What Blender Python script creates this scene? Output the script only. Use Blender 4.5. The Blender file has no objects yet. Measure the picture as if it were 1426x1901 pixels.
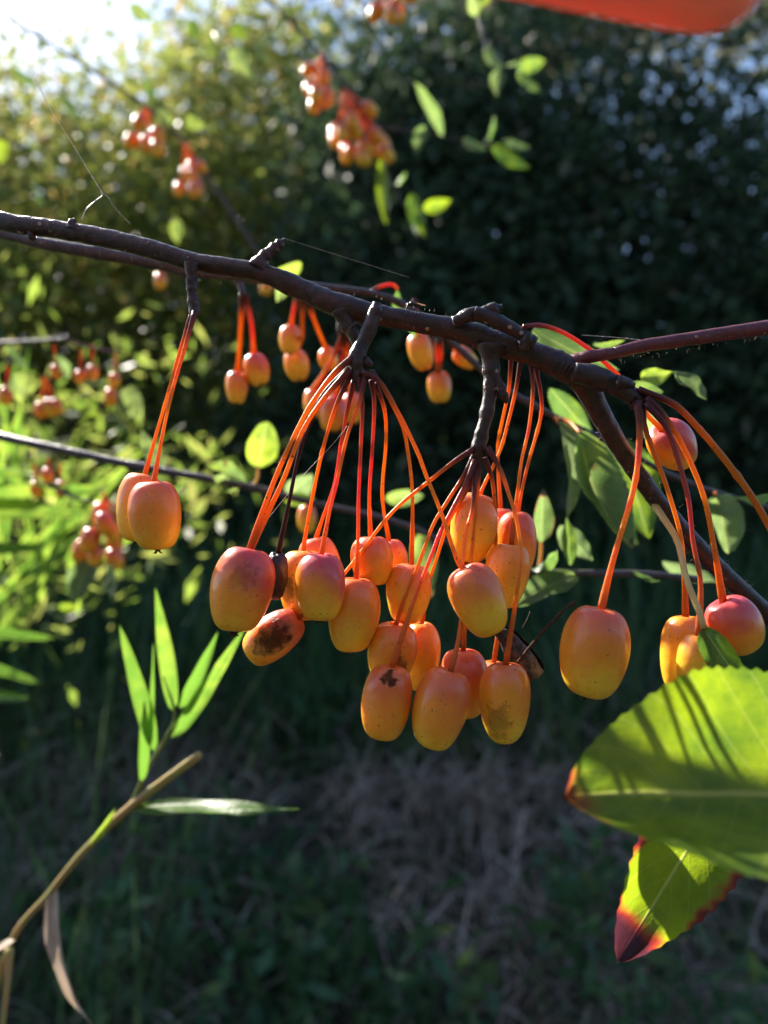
import bpy, math, random
import numpy as np
from mathutils import Vector, Matrix, Quaternion, noise as mnoise

SC = bpy.context.scene
COL = SC.collection
R = math.radians
rng = np.random.default_rng(7)
random.seed(11)

# ------------------------------------------------------------------ camera, sky, sun, exposure
CAMZ = 1.42
cam_d = bpy.data.cameras.new('camera')
cam = bpy.data.objects.new('camera', cam_d)
COL.objects.link(cam)
cam.location = (0, 0, CAMZ)
cam.rotation_euler = (R(90), 0, 0)
cam_d.sensor_fit = 'HORIZONTAL'
cam_d.sensor_width = 3.989
cam_d.lens = 4.0
cam_d.clip_start = 0.005
cam_d.clip_end = 400
cam_d.dof.use_dof = True
cam_d.dof.focus_distance = 0.197
cam_d.dof.aperture_fstop = 1.35
SC.camera = cam

SUN_EL, SUN_AZ = 36.5, -43.0          # degrees; azimuth from +Y, negative is left
w = bpy.data.worlds.new('World')
SC.world = w
w.use_nodes = True
nt = w.node_tree
nt.nodes.clear()
sky = nt.nodes.new('ShaderNodeTexSky')
sky.sky_type = 'NISHITA'
sky.sun_disc = False
sky.sun_elevation = R(SUN_EL)
sky.sun_rotation = R(SUN_AZ)
sky.air_density = 1.0
sky.dust_density = 0.9
sky.ozone_density = 3.0
bg = nt.nodes.new('ShaderNodeBackground')
bg.inputs['Strength'].default_value = 0.088
wo = nt.nodes.new('ShaderNodeOutputWorld')
nt.links.new(sky.outputs[0], bg.inputs[0])
nt.links.new(bg.outputs[0], wo.inputs[0])

sun_d = bpy.data.lights.new('sun', 'SUN')
sun_d.energy = 5.0
sun_d.angle = R(0.5)
sun_d.color = (1.0, 0.93, 0.82)
sun = bpy.data.objects.new('sun', sun_d)
COL.objects.link(sun)
sdir = Vector((math.sin(R(SUN_AZ)) * math.cos(R(SUN_EL)), math.cos(R(SUN_AZ)) * math.cos(R(SUN_EL)), math.sin(R(SUN_EL))))
sun.rotation_euler = (-sdir).to_track_quat('-Z', 'Y').to_euler()
sun.location = sdir * 30

SC.view_settings.view_transform = 'Standard'
SC.view_settings.look = 'None'
SC.view_settings.gamma = 1.0
SC.view_settings.use_curve_mapping = False
SC.view_settings.exposure = 1.62
SC.cycles.use_denoising = True
SC.cycles.max_bounces = 8
SC.cycles.diffuse_bounces = 4
SC.cycles.transmission_bounces = 6
SC.cycles.sample_clamp_indirect = 6.0

# ------------------------------------------------------------------ helpers
F = 1430.0


def P(px, py, d):
    return Vector(((px - 713.0) / F * d, d, CAMZ + (950.5 - py) / F * d))


def path(pts, d=None):
    """pixel path -> world points; pts (px,py) or (px,py,depth)"""
    return [P(p[0], p[1], p[2] if len(p) > 2 else d) for p in pts]


def catmull(pts, n):
    pts = [Vector(p) for p in pts]
    if len(pts) == 2:
        return [pts[0].lerp(pts[1], i / n) for i in range(n + 1)]
    ext = [pts[0] * 2 - pts[1]] + pts + [pts[-1] * 2 - pts[-2]]
    segs = len(pts) - 1
    out = []
    for i in range(n + 1):
        t = i / n * segs
        k = min(int(t), segs - 1)
        u = t - k
        a, b, c, e = ext[k], ext[k + 1], ext[k + 2], ext[k + 3]
        out.append(0.5 * ((2 * b) + (c - a) * u + (2 * a - 5 * b + 4 * c - e) * u * u + (3 * b - a - 3 * c + e) * u ** 3))
    return out


def interp(vals, t):
    x = t * (len(vals) - 1)
    k = min(int(x), len(vals) - 2)
    u = x - k
    u = u * u * (3 - 2 * u)
    return vals[k] * (1 - u) + vals[k + 1] * u


class MB:
    """collects geometry; build() links it as one mesh object"""

    def __init__(self):
        self.v, self.f, self.a, self.b = [], [], [], []

    def add(self, vs, fs, a=None, b=None):
        o = len(self.v)
        self.v.extend(vs)
        self.f.extend([tuple(i + o for i in f) for f in fs])
        self.a.extend(a if a is not None else [0.0] * len(vs))
        self.b.extend(b if b is not None else [0.0] * len(vs))

    def tube(self, pts, radii, n=24, segs=10, rough=0.0, seed=0.0, cap=True, a0=0.0, a1=1.0, freq=140.0, nodes=()):
        c = catmull(pts, n)
        vs, fs, al = [], [], []
        up = None
        for i, p in enumerate(c):
            t = i / n
            tan = (c[min(i + 1, n)] - c[max(i - 1, 0)]).normalized()
            if up is None:
                up = tan.orthogonal().normalized()
            up = (up - tan * up.dot(tan)).normalized()
            side = tan.cross(up)
            r = interp(radii, t) if isinstance(radii, (list, tuple)) else radii
            for (nt_, na, nw) in nodes:
                r *= 1 + na * math.exp(-((t - nt_) / nw) ** 2)
            for k in range(segs):
                th = 2 * math.pi * k / segs
                d = up * math.cos(th) + side * math.sin(th)
                q = p + d * r
                if rough:
                    q += d * r * rough * (mnoise.noise(q * freq + Vector((seed, 0, 0))) + 0.5 * mnoise.noise(q * freq * 2.7 + Vector((seed, 5, 0))))
                vs.append(q)
                al.append(a0 + (a1 - a0) * t)
            if i:
                o = (i - 1) * segs
                for k in range(segs):
                    k2 = (k + 1) % segs
                    fs.append((o + k, o + k2, o + segs + k2, o + segs + k))
        if cap:
            fs.append(tuple(reversed(range(segs))))
            fs.append(tuple(range(n * segs, (n + 1) * segs)))
        self.add(vs, fs, al)
        return self

    def ball(self, c, rx, ry=None, rz=None, seg=10, ring=7, rot=None, rough=0.0):
        ry = ry or rx
        rz = rz or rx
        vs, fs = [], []
        for i in range(ring + 1):
            ph = math.pi * i / ring
            for k in range(seg):
                th = 2 * math.pi * k / seg
                v = Vector((rx * math.sin(ph) * math.cos(th), ry * math.sin(ph) * math.sin(th), rz * math.cos(ph)))
                if rough:
                    v *= 1 + rough * mnoise.noise(v * (2.2 / rx) + Vector(c) * 300)
                if rot:
                    v = rot @ v
                vs.append(Vector(c) + v)
        for i in range(ring):
            for k in range(seg):
                k2 = (k + 1) % seg
                fs.append((i * seg + k, (i + 1) * seg + k, (i + 1) * seg + k2, i * seg + k2))
        self.add(vs, fs)
        return self

    def build(self, name, mat, parent=None, smooth=True, origin=None):
        o = Vector(origin) if origin is not None else None
        inv = None
        if parent is not None:
            inv = parent.matrix_basis.inverted()
            if parent.parent is not None:
                inv = inv @ parent.parent.matrix_basis.inverted()
        vs = []
        for p in self.v:
            q = Vector(p)
            if inv is not None:
                q = inv @ q
            elif o is not None:
                q = q - o
            vs.append(q)
        me = bpy.data.meshes.new(name)
        me.from_pydata([tuple(q) for q in vs], [], self.f)
        at = me.attributes.new('la', 'FLOAT', 'POINT')
        at.data.foreach_set('value', np.array(self.a, dtype=np.float32))
        at = me.attributes.new('lb', 'FLOAT', 'POINT')
        at.data.foreach_set('value', np.array(self.b, dtype=np.float32))
        me.materials.append(mat)
        if smooth:
            me.polygons.foreach_set('use_smooth', np.ones(len(me.polygons), dtype=bool))
        me.update()
        ob = bpy.data.objects.new(name, me)
        COL.objects.link(ob)
        if parent is not None:
            ob.parent = parent
        elif o is not None:
            ob.location = o
        return ob


def tag(o, label=None, cat=None, group=None, kind=None):
    if label:
        o['label'] = label
    if cat:
        o['category'] = cat
    if group:
        o['group'] = group
    if kind:
        o['kind'] = kind
    return o


# ------------------------------------------------------------------ materials
def new_mat(name):
    m = bpy.data.materials.new(name)
    m.use_nodes = True
    t = m.node_tree
    t.nodes.clear()
    return m, t, t.nodes, t.links


class N:
    """small node-graph helper"""

    def __init__(self, t):
        self.t, self.n, self.l = t, t.nodes, t.links

    def mk(self, typ, **kw):
        x = self.n.new(typ)
        for k, v in kw.items():
            setattr(x, k, v)
        return x

    def set(self, sock, v):
        if hasattr(v, 'is_output'):
            self.l.new(v, sock)
        else:
            sock.default_value = v

    def math(self, op, a, b=None, clamp=False):
        x = self.mk('ShaderNodeMath', operation=op, use_clamp=clamp)
        self.set(x.inputs[0], a)
        if b is not None:
            self.set(x.inputs[1], b)
        return x.outputs[0]

    def mix(self, f, a, b, blend='MIX'):
        x = self.mk('ShaderNodeMix', data_type='RGBA', blend_type=blend)
        self.set(x.inputs[0], f)
        self.set(x.inputs[6], a if hasattr(a, 'is_output') else (*a, 1))
        self.set(x.inputs[7], b if hasattr(b, 'is_output') else (*b, 1))
        return x.outputs[2]

    def ramp(self, f, stops, interp='LINEAR'):
        x = self.mk('ShaderNodeValToRGB')
        x.color_ramp.interpolation = interp
        el = x.color_ramp.elements
        while len(el) < len(stops):
            el.new(0.5)
        for e, (p, c) in zip(el, stops):
            e.position = p
            e.color = (*c, 1) if len(c) == 3 else c
        self.set(x.inputs[0], f)
        return x.outputs[0]

    def smooth(self, f, lo, hi, a=0.0, b=1.0):
        x = self.mk('ShaderNodeMapRange', interpolation_type='SMOOTHSTEP')
        self.set(x.inputs[0], f)
        x.inputs[1].default_value = lo
        x.inputs[2].default_value = hi
        x.inputs[3].default_value = a
        x.inputs[4].default_value = b
        return x.outputs[0]

    def noise(self, vec, scale, detail=3.0, rough=0.55, col=False):
        x = self.mk('ShaderNodeTexNoise')
        if vec is not None:
            self.l.new(vec, x.inputs['Vector'])
        x.inputs['Scale'].default_value = scale
        x.inputs['Detail'].default_value = detail
        x.inputs['Roughness'].default_value = rough
        return x.outputs['Color' if col else 'Fac']

    def vor(self, vec, scale, feature='F1'):
        x = self.mk('ShaderNodeTexVoronoi', feature=feature)
        self.l.new(vec, x.inputs['Vector'])
        x.inputs['Scale'].default_value = scale
        return x.outputs

    def attr(self, name, typ='GEOMETRY', out='Fac'):
        x = self.mk('ShaderNodeAttribute', attribute_type=typ, attribute_name=name)
        return x.outputs[out]

    def bump(self, h, strength=0.3, dist=0.0002):
        x = self.mk('ShaderNodeBump')
        x.inputs['Strength'].default_value = strength
        x.inputs['Distance'].default_value = dist
        self.l.new(h, x.inputs['Height'])
        return x.outputs[0]

    def coords(self, out='Object'):
        return self.mk('ShaderNodeTexCoord').outputs[out]

    def offset(self, vec, amount=1.0):
        """adds a per-object random offset to a vector"""
        oi = self.mk('ShaderNodeObjectInfo').outputs['Random']
        s = self.math('MULTIPLY', oi, amount)
        x = self.mk('ShaderNodeVectorMath', operation='ADD')
        self.l.new(vec, x.inputs[0])
        self.l.new(s, x.inputs[1])
        return x.outputs[0]

    def bsdf(self, col, rough=0.5, spec=0.5, normal=None, **kw):
        x = self.mk('ShaderNodeBsdfPrincipled')
        self.set(x.inputs['Base Color'], col if hasattr(col, 'is_output') else (*col, 1))
        self.set(x.inputs['Roughness'], rough)
        x.inputs['Specular IOR Level'].default_value = spec
        if normal is not None:
            self.l.new(normal, x.inputs['Normal'])
        for k, v in kw.items():
            self.set(x.inputs[k], v)
        return x.outputs[0]

    def out(self, sh):
        o = self.mk('ShaderNodeOutputMaterial')
        self.l.new(sh, o.inputs['Surface'])

    def mixsh(self, f, a, b):
        x = self.mk('ShaderNodeMixShader')
        self.set(x.inputs[0], f)
        self.l.new(a, x.inputs[1])
        self.l.new(b, x.inputs[2])
        return x.outputs[0]


def mat_fruit():
    m, t, _, _ = new_mat('crab_apple_skin')
    g = N(t)
    gen = g.coords('Generated')
    ob = g.offset(g.coords('Object'), 7.3)
    sep = g.mk('ShaderNodeSeparateXYZ')
    g.l.new(gen, sep.inputs[0])
    z, x = sep.outputs['Z'], sep.outputs['X']
    n1 = g.noise(ob, 130, 3)
    n2 = g.noise(ob, 420, 4)
    ripe = g.attr('ripe', 'OBJECT')
    zz = g.math('ADD', z, g.math('MULTIPLY', g.math('SUBTRACT', n1, 0.5), 0.55))
    zz = g.math('ADD', zz, g.math('SUBTRACT', ripe, 0.5))
    base = g.ramp(zz, [(0.20, (0.90, 0.56, 0.035)), (0.48, (0.88, 0.36, 0.018)), (0.78, (0.88, 0.28, 0.018)), (1.0, (0.80, 0.17, 0.03))])
    blush = g.attr('blush', 'OBJECT')
    side = g.attr('side', 'OBJECT')
    bx = g.math('MULTIPLY', g.math('SUBTRACT', x, 0.5), side)
    bz = g.math('MULTIPLY', g.math('SUBTRACT', z, 0.45), 0.75)
    bm = g.math('ADD', g.math('ADD', bx, bz), g.math('MULTIPLY', g.math('SUBTRACT', n1, 0.5), 0.5))
    bm = g.math('MULTIPLY', g.smooth(bm, -0.10, 0.42), blush)
    c = g.mix(bm, base, (0.58, 0.05, 0.085))
    c = g.mix(g.smooth(n2, 0.42, 0.75, 0.0, 0.22), c, (0.62, 0.22, 0.03))
    # lenticel dots
    v = g.vor(ob, 700)
    sc = g.mk('ShaderNodeSeparateColor')
    g.l.new(v['Color'], sc.inputs[0])
    pick = g.math('LESS_THAN', sc.outputs[0], g.math('MULTIPLY', g.attr('dots', 'OBJECT'), 0.75))
    dot = g.math('MULTIPLY', g.smooth(g.math('ADD', v['Distance'], g.math('MULTIPLY', g.math('SUBTRACT', n2, 0.5), 0.35)), 0.05, 0.21, 1.0, 0.0), pick)
    c = g.mix(g.math('MULTIPLY', dot, 0.8), c, (0.20, 0.055, 0.018))
    v2 = g.vor(ob, 1250)
    sc2 = g.mk('ShaderNodeSeparateColor')
    g.l.new(v2['Color'], sc2.inputs[0])
    dot2 = g.math('MULTIPLY', g.smooth(v2['Distance'], 0.10, 0.26, 1.0, 0.0), g.math('LESS_THAN', sc2.outputs[1], 0.26))
    c = g.mix(g.math('MULTIPLY', dot2, 0.6), c, (0.30, 0.09, 0.02))
    # rot / scar patch, placed by per-fruit attributes in generated space
    scar = g.attr('scar', 'OBJECT')
    sv = g.mk('ShaderNodeVectorMath', operation='DISTANCE')
    g.l.new(gen, sv.inputs[0])
    g.l.new(g.attr('scar_at', 'OBJECT', 'Vector'), sv.inputs[1])
    sd = g.math('ADD', sv.outputs['Value'], g.math('MULTIPLY', g.math('SUBTRACT', n2, 0.5), 0.55))
    sm = g.math('SUBTRACT', 1.0, g.math('DIVIDE', sd, g.math('MAXIMUM', scar, 0.001)), True)
    sm = g.math('MULTIPLY', g.smooth(sm, 0.0, 0.5), g.math('GREATER_THAN', scar, 0.01))
    sm0 = sm
    sm = g.math('MULTIPLY', sm, g.attr('scar_dark', 'OBJECT'))
    rot = g.ramp(n2, [(0.35, (0.03, 0.009, 0.005)), (0.6, (0.11, 0.032, 0.012)), (0.75, (0.20, 0.08, 0.035))])
    rim = g.math('MULTIPLY', g.math('MULTIPLY', g.smooth(sm0, 0.02, 0.3), g.smooth(sm0, 0.3, 0.75, 1.0, 0.0)), g.attr('scar_dark', 'OBJECT'))
    c = g.mix(sm, c, rot)
    c = g.mix(g.math('MULTIPLY', rim, 0.7), c, (0.40, 0.15, 0.03))
    hgt = g.math('ADD', g.math('MULTIPLY', n2, 0.35), g.math('MULTIPLY', dot, -0.2))
    hgt = g.math('ADD', hgt, g.math('MULTIPLY', g.math('MULTIPLY', sm, g.noise(ob, 1100, 5)), -4.5))
    hgt = g.math('ADD', hgt, g.math('MULTIPLY', g.noise(ob, 190, 2), 1.1))
    nrm = g.bump(hgt, 0.45, 0.0006)
    rough = g.math('ADD', g.math('MULTIPLY', n2, 0.16), g.math('ADD', 0.31, g.math('MULTIPLY', sm, 0.4)))
    sh = g.bsdf(c, rough, 0.5, nrm)
    b = sh.node
    b.subsurface_method = 'RANDOM_WALK'
    g.set(b.inputs['Subsurface Weight'], g.math('SUBTRACT', 0.6, g.math('MULTIPLY', sm, 0.55)))
    b.inputs['Subsurface Radius'].default_value = (1.0, 0.50, 0.12)
    b.inputs['Subsurface Scale'].default_value = 0.0046
    g.set(b.inputs['Coat Weight'], g.math('SUBTRACT', 0.4, g.math('MULTIPLY', sm, 0.4)))
    b.inputs['Coat Roughness'].default_value = 0.17
    g.set(b.inputs['Specular IOR Level'], g.math('SUBTRACT', 0.5, g.math('MULTIPLY', sm, 0.4)))
    g.out(sh)
    return m


def mat_stem():
    """fruit stalk: purple brown at the spur, orange or crimson down to the fruit"""
    m, t, _, _ = new_mat('fruit_stalk')
    g = N(t)
    la = g.attr('la')
    ob = g.offset(g.coords('Object'), 5.1)
    n = g.noise(ob, 95, 2)
    n2 = g.noise(ob, 900, 3)
    tint = g.attr('tint', 'OBJECT')
    f = g.math('ADD', la, g.math('MULTIPLY', g.math('SUBTRACT', n, 0.5), 0.14))
    a = g.ramp(f, [(0.0, (0.11, 0.035, 0.045)), (0.12, (0.20, 0.05, 0.04)), (0.26, (0.80, 0.25, 0.03)), (0.62, (0.88, 0.38, 0.03)), (0.88, (0.80, 0.25, 0.03)), (1.0, (0.50, 0.12, 0.02))])
    b = g.ramp(f, [(0.0, (0.11, 0.03, 0.045)), (0.14, (0.22, 0.05, 0.05)), (0.34, (0.70, 0.14, 0.08)), (0.6, (0.82, 0.10, 0.10)), (0.82, (0.85, 0.26, 0.05)), (1.0, (0.70, 0.18, 0.03))])
    pat = g.math('MULTIPLY', g.smooth(g.math('ADD', n, g.math('SUBTRACT', tint, 0.5)), 0.50, 0.74), 1.0)
    c = g.mix(pat, a, b)
    c = g.mix(g.smooth(n2, 0.62, 0.74), c, (0.17, 0.04, 0.02))
    dark = g.attr('dark', 'OBJECT')
    c = g.mix(dark, c, (0.05, 0.010, 0.014))
    c = g.mix(g.attr('pale', 'OBJECT'), c, (0.62, 0.55, 0.24))
    sh = g.bsdf(c, 0.38, 0.5, g.bump(n2, 0.5, 0.0003))
    sh.node.inputs['Subsurface Weight'].default_value = 0.6
    sh.node.inputs['Subsurface Radius'].default_value = (1.0, 0.45, 0.12)
    sh.node.inputs['Subsurface Scale'].default_value = 0.0012
    tr = g.mk('ShaderNodeBsdfTranslucent')
    hs = g.mk('ShaderNodeHueSaturation')
    hs.inputs['Value'].default_value = 1.1
    g.l.new(c, hs.inputs['Color'])
    g.l.new(hs.outputs[0], tr.inputs['Color'])
    g.out(g.mixsh(0.42, sh, tr.outputs[0]))
    return m


def mat_bark(name, c0, c1, red=0.0):
    m, t, _, _ = new_mat(name)
    g = N(t)
    ob = g.coords('Object')
    n = g.noise(ob, 420, 6, 0.68)
    n2 = g.noise(ob, 2100, 5, 0.65)
    c = g.mix(g.smooth(n, 0.35, 0.68), c0, c1)
    v = g.vor(ob, 330)
    s = g.mk('ShaderNodeSeparateColor')
    g.l.new(v['Color'], s.inputs[0])
    dot = g.math('MULTIPLY', g.smooth(v['Distance'], 0.12, 0.24, 1.0, 0.0), g.math('LESS_THAN', s.outputs[0], 0.28))
    c = g.mix(g.math('MULTIPLY', dot, 0.9), c, (0.36, 0.25, 0.20))
    c = g.mix(g.smooth(n2, 0.62, 0.8, 0, 0.25), c, (0.12, 0.085, 0.085))
    h = g.math('ADD', g.math('MULTIPLY', n, 0.7), g.math('ADD', g.math('MULTIPLY', n2, 0.35), g.math('MULTIPLY', dot, 0.7)))
    sh = g.bsdf(c, g.math('ADD', 0.20, g.math('MULTIPLY', n2, 0.28)), 0.5, g.bump(h, 0.7, 0.0007))
    sh.node.inputs['Sheen Weight'].default_value = 0.05
    sh.node.inputs['Sheen Roughness'].default_value = 0.4
    g.out(sh)
    return m


def mat_leaf(name, green=(0.055, 0.125, 0.020), yellow=(0.20, 0.29, 0.022), trans=0.62, veins=True):
    m, t, _, _ = new_mat(name)
    g = N(t)
    u = g.attr('la')      # across -1..1
    v = g.attr('lb')      # along 0..1
    au = g.math('ABSOLUTE', u)
    ob = g.offset(g.coords('Object'), 3.7)
    n = g.noise(ob, 70, 3)
    n2 = g.noise(ob, 350, 4)
    yel = g.attr('yellow', 'OBJECT')
    c = g.mix(g.math('MULTIPLY', g.smooth(g.math('ADD', n, g.math('SUBTRACT', yel, 0.5)), 0.30, 0.70), 1.0), green, yellow)
    c = g.mix(g.smooth(n2, 0.45, 0.7, 0, 0.25), c, green)
    if veins:
        ph = g.math('SUBTRACT', g.math('MULTIPLY', v, 9.0), g.math('MULTIPLY', au, 2.3))
        vein = g.math('ABSOLUTE', g.math('SINE', g.math('MULTIPLY', ph, math.pi)))
        vm = g.smooth(vein, 0.0, 0.20, 1.0, 0.0)
        mid = g.smooth(au, 0.0, 0.055, 1.0, 0.0)
        vv = g.math('MAXIMUM', g.math('MULTIPLY', vm, 0.16), g.math('MULTIPLY', mid, 0.8))
        c = g.mix(vv, c, (0.42, 0.45, 0.14))
    edge = g.attr('edge', 'OBJECT')
    ed = g.math('ADD', g.math('MAXIMUM', g.math('MULTIPLY', au, 0.86), g.math('SUBTRACT', g.math('MULTIPLY', v, 2.2), 1.05)), g.math('MULTIPLY', g.math('SUBTRACT', n, 0.5), 0.9))
    em = g.math('ADD', ed, g.math('SUBTRACT', edge, 1.0))
    c = g.mix(g.smooth(em, 0.30, 0.50), c, (0.34, 0.055, 0.03))
    c = g.mix(g.smooth(em, 0.38, 0.58), c, (0.055, 0.016, 0.022))
    c = g.mix(g.math('MULTIPLY', g.attr('pale', 'OBJECT'), g.smooth(n2, 0.2, 0.7, 0.6, 1.0)), c, (0.24, 0.29, 0.15))
    if not veins:
        st = g.math('SINE', g.math('MULTIPLY', u, 34.0))
        c = g.mix(g.smooth(st, 0.2, 1.0, 0, 0.3), c, tuple(x * .5 for x in green))
    spot = g.attr('spot', 'OBJECT')
    vo = g.vor(ob, 110)
    s = g.mk('ShaderNodeSeparateColor')
    g.l.new(vo['Color'], s.inputs[0])
    sd = g.math('ADD', vo['Distance'], g.math('MULTIPLY', n2, 0.35))
    dm = g.math('MULTIPLY', g.smooth(sd, 0.28, 0.46, 1.0, 0.0), g.math('LESS_THAN', s.outputs[0], spot))
    c = g.mix(g.math('MULTIPLY', dm, 0.9), c, (0.075, 0.020, 0.014))
    h = g.math('ADD', n2, g.math('MULTIPLY', g.noise(ob, 1200, 2), 0.4))
    if veins:
        h = g.math('ADD', h, g.math('MULTIPLY', vv, -1.0))
    nrm = g.bump(h, 0.4, 0.0005)
    a = g.bsdf(c, 0.38, 0.5, nrm)
    tr = g.mk('ShaderNodeBsdfTranslucent')
    hs = g.mk('ShaderNodeHueSaturation')
    hs.inputs['Hue'].default_value = 0.492
    hs.inputs['Saturation'].default_value = 1.05
    hs.inputs['Value'].default_value = 1.75
    g.l.new(c, hs.inputs['Color'])
    g.l.new(hs.outputs[0], tr.inputs['Color'])
    g.l.new(nrm, tr.inputs['Normal'])
    g.out(g.mixsh(trans, a, tr.outputs[0]))
    return m


def mat_foliage(name, stops, trans=0.5, rough=0.45, spec=0.5):
    """small far leaves; 'la' is one random number per leaf"""
    m, t, _, _ = new_mat(name)
    g = N(t)
    la = g.attr('la')
    c = g.ramp(la, stops)
    n = g.noise(g.coords('Object'), 2.2, 2)
    c = g.mix(g.smooth(n, 0.35, 0.7, 0.0, 0.5), c, stops[0][1])
    a = g.bsdf(c, rough, spec)
    tr = g.mk('ShaderNodeBsdfTranslucent')
    hs = g.mk('ShaderNodeHueSaturation')
    hs.inputs['Hue'].default_value = 0.485
    hs.inputs['Value'].default_value = 2.0
    g.l.new(c, hs.inputs['Color'])
    g.l.new(hs.outputs[0], tr.inputs['Color'])
    g.out(g.mixsh(trans, a, tr.outputs[0]))
    return m


def mat_plain(name, col, rough=0.6, spec=0.4, nscale=None, col2=None, sss=0.0, sscale=0.003, srad=(1, .4, .2), trans=0.0):
    m, t, _, _ = new_mat(name)
    g = N(t)
    nrm = None
    c = col
    if nscale:
        n = g.noise(g.coords('Object'), nscale, 4)
        c = g.mix(g.smooth(n, 0.3, 0.7), col, col2 or tuple(x * 0.6 for x in col))
        nrm = g.bump(n, 0.4, 0.4 / nscale * 0.1)
    sh = g.bsdf(c, rough, spec, nrm)
    if sss:
        sh.node.inputs['Subsurface Weight'].default_value = sss
        sh.node.inputs['Subsurface Radius'].default_value = srad
        sh.node.inputs['Subsurface Scale'].default_value = sscale
    if trans:
        tr = g.mk('ShaderNodeBsdfTranslucent')
        g.set(tr.inputs['Color'], c if hasattr(c, 'is_output') else (*c, 1))
        sh = g.mixsh(trans, sh, tr.outputs[0])
    g.out(sh)
    return m


M_FRUIT = mat_fruit()
M_STEM = mat_stem()
M_BARK = mat_bark('bark_brown', (0.008, 0.004, 0.006), (0.040, 0.018, 0.019))
M_BARK2 = mat_bark('bark_purple', (0.035, 0.026, 0.038), (0.085, 0.066, 0.078))
M_REDTWIG = mat_bark('bark_red_shoot', (0.085, 0.016, 0.024), (0.15, 0.030, 0.038))
M_LEAF = mat_leaf('leaf_blade')
M_GRASSBLADE = mat_leaf('grass_blade', (0.09, 0.19, 0.03), (0.22, 0.31, 0.05), 0.58, False)
M_DRYBLADE = mat_plain('dry_blade', (0.42, 0.30, 0.20), 0.6, 0.3, 90, (0.55, 0.42, 0.33), trans=0.35)
M_STALK = mat_plain('dry_stalk', (0.36, 0.22, 0.09), 0.5, 0.4, 120, (0.30, 0.27, 0.08))
M_GREENSTEM = mat_plain('green_stem', (0.10, 0.15, 0.04), 0.5, 0.4, 200, (0.16, 0.17, 0.06))
M_CALYX = mat_plain('dry_calyx', (0.040, 0.018, 0.012), 0.8, 0.2, 1500, (0.10, 0.05, 0.03))
M_SHRIVEL = mat_plain('shrivelled_skin', (0.022, 0.012, 0.016), 0.42, 0.5, 700, (0.05, 0.028, 0.035))
M_DEADLEAF = mat_plain('dead_leaf', (0.11, 0.085, 0.08), 0.65, 0.3, 700, (0.03, 0.018, 0.016))
M_SILK = mat_plain('spider_silk', (0.85, 0.85, 0.85), 0.25, 0.8)
M_SKIN = mat_plain('finger_skin', (0.94, 0.44, 0.35), 0.45, 0.4, 500, (0.90, 0.38, 0.29), sss=1.0, sscale=0.016, srad=(1.0, 0.28, 0.16))
M_NAIL = mat_plain('finger_nail', (0.75, 0.42, 0.36), 0.25, 0.5, sss=0.3, sscale=0.002)
M_FLY = mat_plain('fly_body', (0.018, 0.014, 0.014), 0.35, 0.5)
M_WING = mat_plain('fly_wing', (0.30, 0.17, 0.10), 0.25, 0.6, trans=0.5)


# ------------------------------------------------------------------ ground and far vegetation
def np_mesh(name, verts, faces, mat, la=None, lb=None, parent=None, smooth=False):
    me = bpy.data.meshes.new(name)
    k = faces.shape[1]
    me.vertices.add(len(verts))
    me.vertices.foreach_set('co', verts.astype(np.float32).ravel())
    me.loops.add(faces.size)
    me.loops.foreach_set('vertex_index', faces.astype(np.int32).ravel())
    me.polygons.add(len(faces))
    me.polygons.foreach_set('loop_start', np.arange(0, faces.size, k, dtype=np.int32))
    if smooth:
        me.polygons.foreach_set('use_smooth', np.ones(len(faces), dtype=bool))
    for nm, arr in (('la', la), ('lb', lb)):
        if arr is not None:
            at = me.attributes.new(nm, 'FLOAT', 'POINT')
            at.data.foreach_set('value', arr.astype(np.float32))
    me.materials.append(mat)
    me.update(calc_edges=True)
    me.validate()
    ob = bpy.data.objects.new(name, me)
    COL.objects.link(ob)
    if parent is not None:
        ob.parent = parent
    return ob


def unit(a):
    return a / np.maximum(np.linalg.norm(a, axis=1, keepdims=True), 1e-9)


def leaf_cloud(cent, size, droop=0.25, aspect=0.5):
    """rhombic folded leaves at the points cent: verts, quads, random per leaf"""
    n = len(cent)
    ax = unit(rng.normal(size=(n, 3)) + np.array([0, 0, -droop]))
    sd = unit(np.cross(ax, rng.normal(size=(n, 3))))
    nm = np.cross(ax, sd)
    L = (size * rng.uniform(0.3, 1.0, n) ** 1.3 * 1.75)[:, None]
    W = L * aspect * rng.uniform(0.75, 1.2, n)[:, None]
    fold = (W * rng.uniform(-0.05, 0.3, n)[:, None])
    v = np.empty((n, 4, 3))
    v[:, 0] = cent - ax * L * 0.5
    v[:, 1] = cent + sd * W * 0.5 + nm * fold - ax * L * 0.05
    v[:, 2] = cent + ax * L * 0.5
    v[:, 3] = cent - sd * W * 0.5 + nm * fold - ax * L * 0.05
    f = np.arange(n * 4).reshape(n, 4)
    r = np.repeat(rng.uniform(0, 1, n), 4)
    return v.reshape(-1, 3), f, r


def blob_points(blobs, clump=0.18, per=22):
    out = []
    for (cx, cy, cz, rx, ry, rz, n) in blobs:
        k = max(1, n // per)
        d = unit(rng.normal(size=(k, 3)))
        rad = rng.uniform(0.25, 1.0, k) ** 0.5
        c = d * rad[:, None] * np.array([rx, ry, rz]) + np.array([cx, cy, cz])
        p = np.repeat(c, per, axis=0) + rng.normal(size=(k * per, 3)) * clump
        out.append(p)
    p = np.concatenate(out)
    return p[p[:, 2] > 0.02]


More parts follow.
